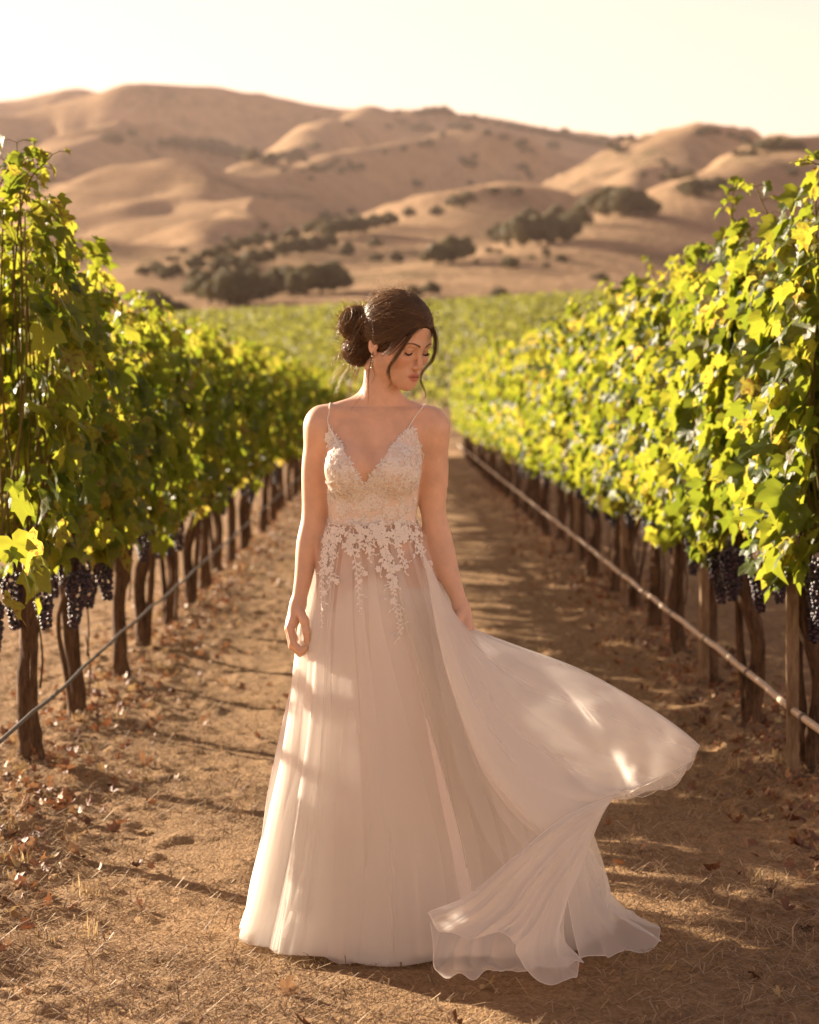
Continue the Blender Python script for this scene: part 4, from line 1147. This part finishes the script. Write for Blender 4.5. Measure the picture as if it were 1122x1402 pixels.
o_t1 = obj('tulle_layer', ot1, dress); B_T1 = bvh_of(ot1)
obj('tulle_layer', skirt('tulle_underlayer', XL_OUT, XR_OUT, 15, .034, 26, M_TULLE, [.084, .099, .145, .198, .275], -.002, .007, .008), dress)

# gathered pleats of the outer tulle: narrow folds laid over the skirt, each doubled cloth, widening to the hem
def pleats(src, count, seed, off):
    g = np.random.default_rng(seed); A = SKV[src]; nv, nu = A.shape[:2]; b = MB(); v = np.linspace(0, 1, nv)
    C = A.mean(1, keepdims=True); rad = A - C; rad[..., 2] = 0; rad /= np.linalg.norm(rad, axis=2)[..., None]
    for k in range(count):
        u0 = g.uniform(); w = g.uniform(.003, .007) if g.uniform() < .35 else g.uniform(.014, .045); vend = 1 if g.uniform() < .7 else g.uniform(.6, .95)
        dr = g.normal() * .010; n = max(20, int(nv * vend)); rows = np.arange(2, n)
        vv = v[rows]; wid = w * (.25 + .9 * vv) * (1 + .25 * np.sin(vv * 5 + k))
        cu = u0 + dr * vv + .004 * np.sin(vv * 3 + k * 2)
        s = np.linspace(-1, 1, 5)[None]
        iu = ((cu[:, None] + wid[:, None] * s) % 1) * nu; i0 = iu.astype(int) % nu; f = (iu - np.floor(iu))[..., None]; i1 = (i0 + 1) % nu
        P = A[rows[:, None], i0] * (1 - f) + A[rows[:, None], i1] * f
        P = P + rad[rows[:, None], i0] * (off + (.003 + .010 * vv[:, None]) * (1 - s ** 2))[..., None]
        P[:, :, 2] = np.maximum(P[:, :, 2], .004)
        i = np.arange(len(rows) - 1)[:, None] * 5; j = np.arange(4)[None]
        b.add(P.reshape(-1, 3), np.stack([i + j, i + 5 + j, i + 6 + j, i + 1 + j], -1).reshape(-1, 4))
    return b.mesh('tulle_pleats', M_PLEAT)
M_PLEAT = fabric('pleated tulle', (.975, .95, .91), .5, .5)
obj('tulle_pleats', pleats('tulle_layer', 36, 5, .0035), dress)

# --- the part of the skirt that the wind lifts
def loft(name, strands, mat, nu=150, nv=130, folds=(), ripple=.0, seed=1, edge=True):
    S = [spline([J(*p) for p in st], nv) for st in strands]
    S = np.array(S)                                       # (m, nv, 3)
    Vv = np.stack([spline(S[:, j], nu) for j in range(nv)], 1)   # (nu, nv, 3)
    du = np.gradient(Vv, axis=0); dv = np.gradient(Vv, axis=1)
    Nn = np.cross(du, dv); Nn /= np.linalg.norm(Nn, axis=2)[..., None] + 1e-9
    u = np.linspace(0, 1, nu)[:, None]; v = np.linspace(0, 1, nv)[None]
    h = 0
    for n, a, drift, ph in folds:
        w = u * n + drift * v + ph + .55 * fbm(u * 3 + 0 * v, v * 1.5 + 0 * u, 2, seed)
        h = h + a * (np.abs(np.sin(np.pi * w)) ** .7 - .6) * (.45 + 1.1 * np.clip(.5 + fbm(u * n * .7 + 0 * v, v * .8 + 0 * u, 2, seed + n), 0, 1))
    h = h * sstep(0, .35, v) * (.5 + .5 * v)
    Vv = Vv + Nn * np.asarray(h + 0 * u)[..., None]
    if ripple:
        Vv[..., 2] += ripple * sstep(.82, 1, v) * np.sin(u * 40 + seed) * .5
        Vv[..., 1] += ripple * 1.5 * sstep(.8, 1, v) * np.cos(u * 33 + seed)
    Vv[..., 2] = np.maximum(Vv[..., 2], .006)
    i = np.arange(nu - 1)[:, None] * nv; j = np.arange(nv - 1)[None]
    q = np.stack([i + j, i + nv + j, i + nv + j + 1, i + j + 1], -1).reshape(-1, 4)
    hem = MB()
    for line in ((Vv[:, -1], Vv[-1], Vv[0]) if edge else (Vv[:, -1],)): hem.add(*tube(line[::2], .0011, 4, False))
    obj('rolled_hem', hem.mesh('rolled_hem', M_HEM), dress)
    return obj('windblown_tulle', mesh_np(name, Vv.reshape(-1, 3), q, mat), dress)
FLAP = [
    [(610, 806, .06), (645, 900, .12), (690, 960, .18), (750, 1020, .22), (800, 1070, .22), (838, 1091, .18)],
    [(618, 830, .05), (655, 890, .10), (730, 950, .17), (810, 1005, .20), (862, 1050, .20), (884, 1086, .17)],
    [(626, 846, .03), (660, 876, .06), (735, 918, .13), (815, 962, .17), (880, 1010, .17), (926, 1070, .13)],
    [(632, 850, -.01), (660, 868, -.01), (730, 897, .03), (805, 928, .07), (874, 968, .08), (943, 1052, .06)],
    [(630, 848, -.06), (656, 865, -.10), (722, 892, -.10), (800, 922, -.06), (870, 960, -.03), (930, 1000, .0), (956, 1024, .01)],
    [(618, 832, -.09), (656, 880, -.17), (725, 928, -.21), (805, 962, -.18), (880, 1000, -.11), (925, 1024, -.06), (948, 1038, -.04)],
    [(604, 806, -.115), (648, 890, -.22), (715, 962, -.28), (790, 1008, -.26), (850, 1036, -.2), (890, 1050, -.15), (914, 1058, -.12)],
    [(594, 784, -.12), (638, 900, -.25), (700, 990, -.31), (760, 1038, -.30), (810, 1064, -.26), (850, 1078, -.20), (874, 1078, -.18)],
    [(586, 768, -.12), (624, 905, -.265), (680, 1015, -.335), (728, 1068, -.34), (775, 1092, -.31), (812, 1096, -.26), (836, 1092, -.22)],
    [(579, 754, -.12), (608, 900, -.26), (655, 1030, -.35), (694, 1092, -.37), (732, 1132, -.36), (760, 1146, -.33), (782, 1134, -.30)],
    [(580, 762, -.09), (622, 905, -.17), (672, 1030, -.20), (716, 1092, -.20), (758, 1122, -.18), (790, 1128, -.16), (806, 1116, -.14)],
    [(577, 764, -.05), (612, 905, -.06), (660, 1030, -.06), (706, 1100, -.05), (750, 1135, -.03), (780, 1146, -.02), (790, 1140, .0)],
]
EDGE = [      # one sheet reaches a little further to the front
    [(580, 762, -.105), (616, 900, -.22), (664, 1030, -.30), (704, 1096, -.33), (742, 1132, -.32), (770, 1142, -.30), (790, 1130, -.28)],
]
def shifted(S, dx, dy, dz): return [[(p[0] + dx * k / len(st), p[1] + dy * k / len(st), p[2] + dz) for k, p in enumerate(st)] for st in S]
FLAP = [[(p[0], p[1], p[2] + back * k / (len(st) - 1)) for k, p in enumerate(st)] for st, back in zip(FLAP, [.2] * 6 + [.2, .14, .06, .0, .0])]
loft('windblown_tulle', FLAP, M_SHEER, 260, 150, [(5, .020, .45, .2), (12, .007, -.3, .6)], .006, 4)
loft('windblown_tulle', shifted(FLAP, -5, 4, .020), M_SHEER, 220, 130, [(4, .022, .5, .7), (11, .006, .3, .1)], .009, 9)
loft('windblown_tulle', shifted(FLAP[:9] + EDGE[:1], -8, 3, .010), M_SHEER, 220, 130, [(4, .020, .3, .4), (9, .006, .5, .3)], .008, 21)
EDGE2 = [[(578, 762, -.108), (604, 898, -.235), (645, 1032, -.325), (682, 1112, -.36), (722, 1160, -.36), (752, 1180, -.35), (770, 1168, -.33)]]
EDGE3 = [[(577, 764, -.104), (594, 892, -.232), (624, 1032, -.325), (656, 1126, -.375), (690, 1184, -.385), (714, 1206, -.39), (730, 1196, -.38)]]
M_VEIL = fabric('thinnest tulle', (.975, .95, .91), .22, .5)
loft('windblown_tulle', shifted(FLAP[:9] + EDGE[:1] + EDGE2, -6, 2, .004), M_VEIL, 220, 120, [(4, .014, .3, .4), (9, .005, .5, .3)], .008, 25, False)
loft('windblown_tulle', shifted(FLAP[2:9] + EDGE[:1] + EDGE2 + EDGE3, -3, 2, .006), M_VEIL, 220, 120, [(5, .012, .5, .2), (10, .005, .2, .1)], .008, 27, False)
SWATH = [
    [(842, 1088, -.20), (772, 1120, -.35), (700, 1176, -.43), (644, 1224, -.46), (586, 1250, -.47)],
    [(842, 1090, -.20), (776, 1128, -.35), (712, 1186, -.44), (660, 1240, -.48), (604, 1274, -.49)],
    [(841, 1092, -.20), (782, 1140, -.34), (726, 1200, -.43), (690, 1250, -.47), (648, 1284, -.49)],
    [(840, 1094, -.20), (790, 1150, -.33), (742, 1212, -.42), (714, 1256, -.47), (690, 1272, -.50)],
    [(838, 1096, -.19), (796, 1156, -.32), (754, 1216, -.40), (724, 1270, -.45), (706, 1300, -.49)],
    [(836, 1097, -.18), (800, 1160, -.30), (764, 1224, -.38), (742, 1290, -.43), (748, 1346, -.47)],
    [(834, 1098, -.16), (802, 1166, -.27), (772, 1236, -.34), (764, 1296, -.40), (790, 1335, -.44)],
    [(832, 1098, -.12), (800, 1172, -.22), (778, 1240, -.28), (776, 1290, -.32), (796, 1312, -.36)],
]
loft('swath_tulle', SWATH, M_TULLE2, 150, 110, [(4, .020, .6, .3), (9, .007, .5, 0), (19, .002, .3, .2)], .006, 6)
TRAIN = [
    [(770, 1090, -.10), (776, 1180, -.18), (784, 1260, -.24), (796, 1312, -.30)],
    [(800, 1092, -.06), (796, 1170, -.08), (806, 1250, -.12), (842, 1306, -.16)],
    [(822, 1092, .0), (800, 1160, .02), (826, 1232, .02), (898, 1294, -.06)],
    [(834, 1093, .03), (797, 1168, .08), (838, 1240, .09), (905, 1280, .02)],
    [(836, 1094, .06), (797, 1176, .14), (846, 1240, .17), (896, 1266, .12)],
    [(832, 1094, .09), (797, 1184, .20), (836, 1238, .25), (862, 1252, .24)],
    [(820, 1094, .12), (796, 1190, .24), (826, 1236, .30), (834, 1250, .30)],
]
loft('train_tulle', TRAIN, M_TULLE2, 130, 100, [(4, .020, .5, .1), (9, .008, -.4, .4)], .008, 12)
LOOP = [
    [(800, 1150, .10), (796, 1190, .10), (800, 1226, .06), (820, 1246, .0)],
    [(802, 1150, .12), (820, 1180, .10), (832, 1212, .06), (833, 1246, .0)],
    [(800, 1150, .16), (812, 1190, .16), (826, 1216, .14), (829, 1244, .10)],
]
loft('loop_tulle', LOOP, M_TULLE, 60, 50, [(4, .008, .3, 0)], 0, 2)
POOL = [
    [(590, 1264, -.36), (592, 1282, -.40), (594, 1316, -.44), (596, 1332, -.46)],
    [(620, 1264, -.37), (624, 1286, -.42), (628, 1320, -.46), (640, 1337, -.47)],
    [(650, 1264, -.37), (660, 1284, -.41), (668, 1316, -.44), (684, 1328, -.46)],
    [(684, 1264, -.36), (700, 1282, -.40), (712, 1312, -.42), (724, 1326, -.44)],
    [(716, 1264, -.34), (738, 1276, -.38), (752, 1300, -.40), (768, 1322, -.42)],
    [(744, 1264, -.30), (766, 1270, -.33), (780, 1296, -.36), (800, 1314, -.38)],
]
loft('pool_tulle', POOL, M_TULLE2, 120, 80, [(3, .020, .8, .2), (7, .008, .6, .5)], .010, 14)

# --- lace: stems, leaves and blossoms lying on the bodice and trailing down the tulle
gl = np.random.default_rng(17)
_pt = np.array([(0, 0, 0), (.28, .34, .10), (.62, .38, .14), (1, 0, .02), (.62, -.38, .14), (.28, -.34, .10), (.5, 0, .30)])
_pf = np.array([(6, 0, 1), (6, 1, 2), (6, 2, 3), (6, 3, 4), (6, 4, 5), (6, 5, 0)])
lace = MB()
def on_bod(p):
    h = B_BOD.find_nearest(Vector(p)); return (np.array(h[0]), np.array(h[1])) if h[0] is not None else (None, None)
def seed_bod(x, z):
    h = B_BOD.ray_cast(Vector((x, -1, z)), Vector((0, 1, 0))); return (np.array(h[0]), np.array(h[1])) if h[0] is not None else (None, None)
def on_skirt(p):
    h = B_T1.ray_cast(Vector((p[0], -2, p[2])), Vector((0, 1, 0))); return (np.array(h[0]) + np.array([0, -.010, 0]), np.array(h[1]) * (1 if h[1].y < 0 else -1)) if h[0] is not None else (None, None)
def on_front(p):
    a, b_ = seed_bod(p[0], p[2]), on_skirt(p)
    if a[0] is None: return b_
    if b_[0] is None or a[0][1] < b_[0][1]: return a
    return b_
def petal(p, n, d, ln, wd):
    d = d - n * d.dot(n); d /= np.linalg.norm(d) + 1e-9; s = np.cross(n, d)
    ln = ln * gl.uniform(.85, 1.15)
    lace.add(p + n * .0012 + (_pt[:, :1] * d * ln + _pt[:, 1:2] * s * wd * 2 + _pt[:, 2:] * n * .005), t=_pf)
def blossom(p, n, r):
    a0 = gl.uniform(0, 6.3); t = np.cross(n, [0, 0, 1.0]); t /= np.linalg.norm(t) + 1e-9; s = np.cross(n, t)
    k_ = gl.integers(5, 7)
    for k in range(k_):
        a = a0 + k * 6.283 / k_; petal(p, n, t * math.cos(a) + s * math.sin(a), r, r * .42)
    lace.add(_BV * r * .2 + p + n * .003, t=_BT)
def sprig(start, d, proj, steps_, curl, leaf=.013, bloom=0.3, keep=None, st=.0042):
    p, n = proj(start)
    if p is None: return
    path = [p + n * .0015]; side = 1; d = np.asarray(d, float)
    for k in range(steps_):
        d = d - n * d.dot(n); d /= np.linalg.norm(d) + 1e-9
        a = curl + gl.normal() * .10; c, s = math.cos(a), math.sin(a); w = np.cross(n, d)
        d = d * c + w * s
        q, m = proj(p + d * st)
        if q is None or (keep and not keep(q)) or np.linalg.norm(q - p) > st * 3: break
        p, n = q, m; path.append(p + n * .0015)
        if k % 2 == 1:
            w = np.cross(n, d); sc = 1 - .45 * k / steps_
            petal(p, n, d * .75 + w * side * .8, leaf * 1.15 * sc, leaf * .32 * sc); side = -side
    if len(path) > 3:
        lace.add(*tube(np.array(path), .0011, 4, False))
        if gl.uniform() < bloom: blossom(p, n, gl.uniform(.007, .011))
        else: petal(p, n, d, leaf, leaf * .32)
zt, zb = zpx(582), zpx(714)
def in_front(q): return q[1] < .05 and q[2] > zb - .004
# dense on the cups, open below
for k in range(420):
    x, z = gl.uniform(-.20, .08), gl.uniform(zb, zt)
    cup = z > zpx(676)
    if not cup and gl.uniform() < .38: continue
    p, n = seed_bod(x, z)
    if p is None or p[1] > .03: continue
    sprig(p, gl.normal(size=3), on_bod, gl.integers(6, 14) if cup else gl.integers(4, 10), gl.choice([-1, 1]) * gl.uniform(.05, .30), gl.uniform(.008, .0125), .4, in_front)
for k in range(46):
    x, z = gl.uniform(-.19, .075), gl.uniform(zb, zt)
    p, n = seed_bod(x, z)
    if p is not None and p[1] < .02: blossom(p, n, gl.uniform(.009, .015))
# scalloped edge along the neckline
NP = spline([J(a, b, -.1) for a, b in NECK[2:11]], 90)
for i, q in enumerate(NP[:-1]):
    p, n = on_bod(q)
    if p is None or p[1] > .02: continue
    d = NP[i + 1] - q; up = np.array([0, 0, 1.0]) if i % 3 == 0 else d
    petal(p, n, d * 60 + np.array([0, 0, .5 if i % 2 else -.6]), .009, .0028)
    if i % 4 == 0: petal(p, n, np.array([np.sign(p[0] + .08) * -.3, 0, 1.0]), .008, .0022)
# waist: a band of leaves, then sprays down the tulle
for k in range(150):
    x = gl.uniform(-.185, .075); z = gl.uniform(zpx(756), zpx(700))
    if gl.uniform() < (zpx(722) - z) / .09: continue
    sprig((x, -.3, z), (gl.normal() * .5, 0, -1), on_front, gl.integers(3, 8), gl.choice([-1, 1]) * gl.uniform(.02, .25), gl.uniform(.009, .013), .3)
for path, dens in [([(449, 728), (446, 760), (443, 800), (444, 858)], 1), ([(462, 724), (458, 760), (452, 806)], 1), ([(478, 724), (488, 765), (492, 800), (495, 838)], .8),
                   ([(496, 722), (504, 745), (508, 768)], .8), ([(520, 722), (532, 765), (540, 810), (549, 868)], 1.25), ([(540, 722), (548, 755), (557, 785)], .9), ([(534, 772), (541, 800)], .8),
                   ([(562, 722), (571, 748), (580, 762), (594, 782)], .8), ([(525, 760), (520, 790)], .5)]:
    pts = spline([J(a, b) for a, b in path], 60)
    T = np.gradient(pts, axis=0); L_ = np.linalg.norm(np.diff(pts, axis=0), axis=1).sum()
    n_ = int(L_ / .0066 * dens); tubep = []
    for k in range(n_):
        i = int(k / n_ * 59); p, n = on_skirt(pts[i])
        if p is None: continue
        tubep.append(p + n * .002); d = T[i] / np.linalg.norm(T[i]); w = np.cross(n, d); f = 1 - .55 * k / n_
        s_ = 1 if k % 2 else -1
        petal(p, n, d * .8 + w * s_ * gl.uniform(.5, 1.0), gl.uniform(.014, .021) * f, .0052 * f)
        if gl.uniform() < .16 * dens: blossom(p + w * s_ * .008, n, gl.uniform(.009, .013) * f)
        if gl.uniform() < .25: sprig(pts[i], d * .6 + w * s_, on_skirt, 5, gl.normal() * .2, .011 * f, .2)
    if len(tubep) > 3: lace.add(*tube(np.array(tubep), .0014, 4, False))
obj('lace', lace.mesh('lace', M_LACE), dress)
# narrow waist seam
wp = []
for a in np.linspace(0, 2 * np.pi, 90):
    h = B_BOD.find_nearest(Vector((-.05 + .16 * math.cos(a), .01 + .12 * math.sin(a), zpx(713)))); wp.append(np.array(h[0] + h[1] * .0012))
b = MB(); b.add(*tube(np.array(wp), .0012, 5, False)); obj('waist_seam', b.mesh('waist_seam', M_LACE), dress)
# ------------------------------------------------------------------ hair
def hair_material():
    m, nt, out = material('dark brown hair')
    isl = nt.nodes.new('ShaderNodeNewGeometry').outputs['Random Per Island']
    c = ramp(nt, isl, [(0, (.058, .038, .023)), (.55, (.135, .086, .050)), (.9, (.28, .18, .10)), (1, (.48, .32, .18))])
    b = N(nt, 'BsdfPrincipled'); b.inputs['Roughness'].default_value = .34; b.inputs['Specular IOR Level'].default_value = .5
    L(nt, c, b.inputs['Base Color'])
    t = N(nt, 'BsdfTranslucent'); t.inputs['Color'].default_value = (.60, .41, .23, 1)
    x = N(nt, 'MixShader'); x.inputs[0].default_value = .45
    L(nt, b.outputs[0], x.inputs[1]); L(nt, t.outputs[0], x.inputs[2]); L(nt, x.outputs[0], out.inputs['Surface']); return m
M_HAIR = hair_material()
gh = np.random.default_rng(31)
CAP_C, CAP_R = np.array([0, -.010, .036]), np.array([.0862, .1095, .1000])
BUN1, BUN2 = J(489, 444, .03), J(491, 480, .03)
def hair_base():
    F = Field(steps((-.16, .0028), (.12, .0028)), steps((-.15, .003), (.16, .003)), steps((zpx(520), .0028), (1.74, .0028)))
    F.ell(HP(*CAP_C), CAP_R * HS, .01, 'add', H_M)
    F.ell(HP(0, .098, -.050), np.array([.060, .072, .112]) * HS, .02, 'sub', H_M)      # the open face
    F.ell(HP(0, .02, -.10), np.array([.10, .09, .055]) * HS, .02, 'sub', H_M)           # jaw and neck
    F.ell(BUN1, (.039, .042, .042), .02); F.ell(BUN2, (.037, .040, .036), .012)
    F.cone(HP(-.05, -.06, .02), BUN1, .028, .025, .012); F.cone(HP(-.05, -.06, -.01), BUN2, .022, .02, .012)
    V, Q = F.polygonize()
    return V, Q
hv, hq = hair_base()
def under_hair():
    m, nt, out = material('hair underneath'); p = nt.nodes.new('ShaderNodeTexCoord').outputs['Object']
    b = N(nt, 'BsdfPrincipled'); b.inputs['Roughness'].default_value = .8; b.inputs['Specular IOR Level'].default_value = .08
    n1 = noise(nt, 260, 4, .6, vscale(nt, p, (1, 1, .25)))
    L(nt, ramp(nt, n1, [(.3, (.03, .018, .010)), (.7, (.12, .068, .036))]), b.inputs['Base Color']); L(nt, bump(nt, n1, .8, .002), b.inputs['Normal'])
    L(nt, b.outputs[0], out.inputs['Surface']); return m
b = MB(); b.add(hv, q=hq)
hair = obj('hair', b.mesh('hair', under_hair()), bride)
strands = MB()
def strand(P, r, tip=.25):
    n = len(P); strands.add(*tube(P, np.linspace(1, tip, n) * r, 3, False))
def cap_point(d, lift=1.0):
    d = d / np.linalg.norm(d); k = 1 / np.sqrt(((d / CAP_R) ** 2).sum()); return CAP_C + d * k * lift
def loc(p): return (H_M @ (np.asarray(p) - H_O)) / HS          # figure space -> head coordinates
b1, b2 = loc(BUN1) - CAP_C, loc(BUN2) - CAP_C
HL = spline([(0, .90, .40), (.36, .86, .24), (.66, .72, -.04), (.90, .40, -.16), (.97, .05, -.30), (.80, -.30, -.60)], 200)
# swept back from a middle parting and the hairline to the knot
for k in range(3400):
    side = -1 if gh.uniform() < .62 else 1
    t = gh.uniform()
    # start directions: along the parting (front to crown) or along the hairline (parting to ear)
    if gh.uniform() < .55:
        a = R(24 + 100 * t); s0 = np.array([side * .03 + gh.normal() * .02, math.cos(a), math.sin(a)])
    else:
        s0 = HL[min(199, int(t * 200))] * np.array([side, 1, 1]) + gh.normal(size=3) * .018
    s0 = s0 / np.linalg.norm(s0)
    e = (b1 if gh.uniform() < .7 else b2); e = e / np.linalg.norm(e) + gh.normal(size=3) * .20; e /= np.linalg.norm(e)
    # go round the side of the head: an intermediate direction above the ear
    mid = s0 * .55 + e * .45 + (np.array([.75, -.15, .45]) if side > 0 else np.array([-.25, -.02, .045])); mid /= np.linalg.norm(mid)
    ts = np.linspace(0, 1, 14)[:, None]
    D = (1 - ts) ** 2 * s0 + 2 * ts * (1 - ts) * mid * 1.05 + ts ** 2 * e
    lift = 1.0 + .030 * np.sin(np.pi * ts[:, 0]) * gh.uniform(0, 1.2) + .012 * gh.uniform(0, 1)
    P = np.array([HP(*cap_point(d, l)) for d, l in zip(D, lift)])
    if any((q[1] > .062) & (q[2] < .052) & (abs(q[0]) < .058) for q in (loc(p) for p in P)): continue
    P[:, :] += (fbm(ts[:, 0] * 3 + k, ts[:, 0] * 0 + k * .37, 2, 3) * .004)[:, None] * H_R
    bc = BUN1 if e @ b1 / np.linalg.norm(b1) > e @ b2 / np.linalg.norm(b2) else BUN2
    tgt = bc + gh.normal(size=3) * .022
    P = np.concatenate([P[:-2], spline([P[-3], P[-1] * .6 + tgt * .4 + gh.normal(size=3) * .006, tgt], 7)[1:]])
    strand(P, gh.uniform(.0005, .0011), .5)
# the knots: looped, twisted bundles
def knot(c, r, n, seed, axis):
    g = np.random.default_rng(seed); axis = axis / np.linalg.norm(axis)
    for k in range(n):
        loose = g.uniform() < .10
        ax = axis + g.normal(size=3) * (.75 if loose else .13); ax /= np.linalg.norm(ax)
        uu = np.cross(ax, [.2, .9, .1]); uu /= np.linalg.norm(uu); ww = np.cross(ax, uu)
        ph = g.uniform(0, 6.3); ln = g.uniform(1.4, 4.2); rr = g.uniform(.88, 1.05) + (.05 if loose else 0)
        off = np.clip(g.normal() * .5, -.93, .93); s = np.linspace(0, ln, 14) + ph
        o = np.clip(off + .22 * np.sin(s * .8 + off * 3), -.95, .95); q = np.sqrt(1 - o * o)
        P = c + ((np.cos(s)[:, None] * uu + np.sin(s)[:, None] * ww) * q[:, None] + ax * o[:, None]) * r * rr * (1 + .07 * np.sin(off * 14))
        strand(P, g.uniform(.0004, .0010), .4)
knot(BUN1, np.array([.043, .045, .045]), 1250, 1, np.array([.5, -1, .5])); knot(BUN2, np.array([.040, .043, .038]), 1050, 2, np.array([-.6, -1, -.1]))
knot((BUN1 + BUN2) / 2 + np.array([.012, -.010, .004]), np.array([.036, .038, .042]), 600, 3, np.array([.9, -.6, .5]))
# hair drawn off the crown into the knot
for k in range(1500):
    e = (b1 if k % 3 else b2); e = e / np.linalg.norm(e); v = np.cross(e, gh.normal(size=3)); v /= np.linalg.norm(v)
    a = gh.uniform(.55, .95); d0 = e * math.cos(a + .5) + v * math.sin(a + .5); d1 = e * math.cos(a) + v * math.sin(a); d2 = e * math.cos(a * .55) + v * math.sin(a * .55)
    bc = BUN1 if k % 3 else BUN2; w = H_R * v[0] + H_F * v[1] + H_U * v[2]
    P = spline([HP(*cap_point(d0, 1.015)), HP(*cap_point(d1, 1.02)), HP(*cap_point(d2, 1.03)), bc + w * .030 + gh.normal(size=3) * .004, bc + w * .022 + (H_R * e[0] + H_F * e[1] + H_U * e[2]) * .034], 14)
    strand(P, gh.uniform(.0005, .0010), .5)
def lock(pts, n, spread, r, curl=.0, tip=.25):
    G = spline([J(*p) for p in pts], 22)
    for k in range(n):
        o = gh.normal(size=3) * spread; t = np.linspace(0, 1, 22)[:, None]
        prof_ = np.sin(np.pi * np.clip(t * .92 + .06, 0, 1)) ** .7 * .75 + .25 * (1 - t)
        w = np.stack([np.sin(t[:, 0] * 9 + k), np.cos(t[:, 0] * 7 + k * 1.7), 0 * t[:, 0]], 1) * curl * t
        m_ = int(22 * gh.uniform(.66, 1.0) + .5)
        strand((G + o * prof_ + w)[:m_], r * gh.uniform(.6, 1.15), tip)
fd = -.085
lock([(577, 446, -.075), (566, 455, -.105), (556, 470, -.112), (548, 482, -.110), (538, 496, -.098), (532, 508, -.088), (534, 519, -.085), (536, 525, -.085), (531, 532, -.085)], 46, .0040, .0006)
lock([(577, 445, -.075), (560, 452, -.105), (545, 468, -.108), (534, 480, -.095), (522, 488, -.075)], 70, .006, .0008)
lock([(579, 446, -.07), (591, 450, -.06), (596, 462, -.07), (596, 478, -.085), (592, 492, -.095), (583, 503, -.10), (577, 511, -.10), (576, 522, -.098), (581, 534, -.095), (583, 542, -.09), (577, 549, -.088)], 34, .0026, .0006)
lock([(579, 446, -.06), (592, 448, -.05), (597, 460, -.055), (597, 480, -.07), (593, 494, -.08), (586, 502, -.085)], 46, .0030, .0007)
lock([(511, 482, -.055), (507, 499, -.06), (504, 522, -.058), (505, 540, -.058), (503.5, 558, -.062)], 9, .0016, .0005)
lock([(512, 486, -.055), (510, 500, -.062), (514, 514, -.068), (508, 526, -.066), (504, 532, -.064)], 8, .0018, .0004)
lock([(505, 505, -.02), (500, 530, -.045), (494, 545, -.055), (484, 557, -.06), (478, 570, -.075)], 5, .0022, .0004)
for pts in ([(470, 498, .03), (459, 515, .03), (452, 528, .03), (447, 534, .02)], [(478, 503, .04), (468, 520, .04), (462, 536, .03), (459, 546, .02)], [(474, 500, .02), (466, 512, .01), (455, 520, 0), (449, 530, 0)],
            [(488, 505, .03), (482, 522, .03), (478, 534, .03), (474, 538, .03)], [(466, 482, .03), (460, 494, .03), (457, 506, .02)], [(492, 505, .03), (487, 520, .02), (486, 532, .01), (480, 545, .0)],
            [(470, 440, .04), (464, 455, .04), (465, 470, .04)], [(480, 420, .03), (472, 428, .03), (466, 440, .03)]):
    lock(pts, 16, .0052, .00030, .004)
# flyaways that catch the light
for k in range(420):
    d = gh.normal(size=3); d[2] = abs(d[2]) * .9 + .1; d[1] -= .35; s = cap_point(d, 1.01); e = d / np.linalg.norm(d)
    v = np.cross(e, gh.normal(size=3)); ln = gh.uniform(.012, .05)
    P = np.array([HP(*(s + v * ln * t + e * ln * (.55 * math.sin(2.4 * t)) * gh.uniform(.5, .9))) for t in np.linspace(0, 1, 7)])
    strand(P, .00028, .5)
for k in range(130):
    c = BUN1 if k % 2 else BUN2; d = gh.normal(size=3); d /= np.linalg.norm(d); v = np.cross(d, gh.normal(size=3)); ln = gh.uniform(.015, .05)
    strand(np.array([c + d * .040 + v * ln * t + d * ln * .6 * math.sin(2.2 * t) for t in np.linspace(0, 1, 7)]), .00030, .5)
obj('hair_strands', strands.mesh('hair_strands', M_HAIR), hair)
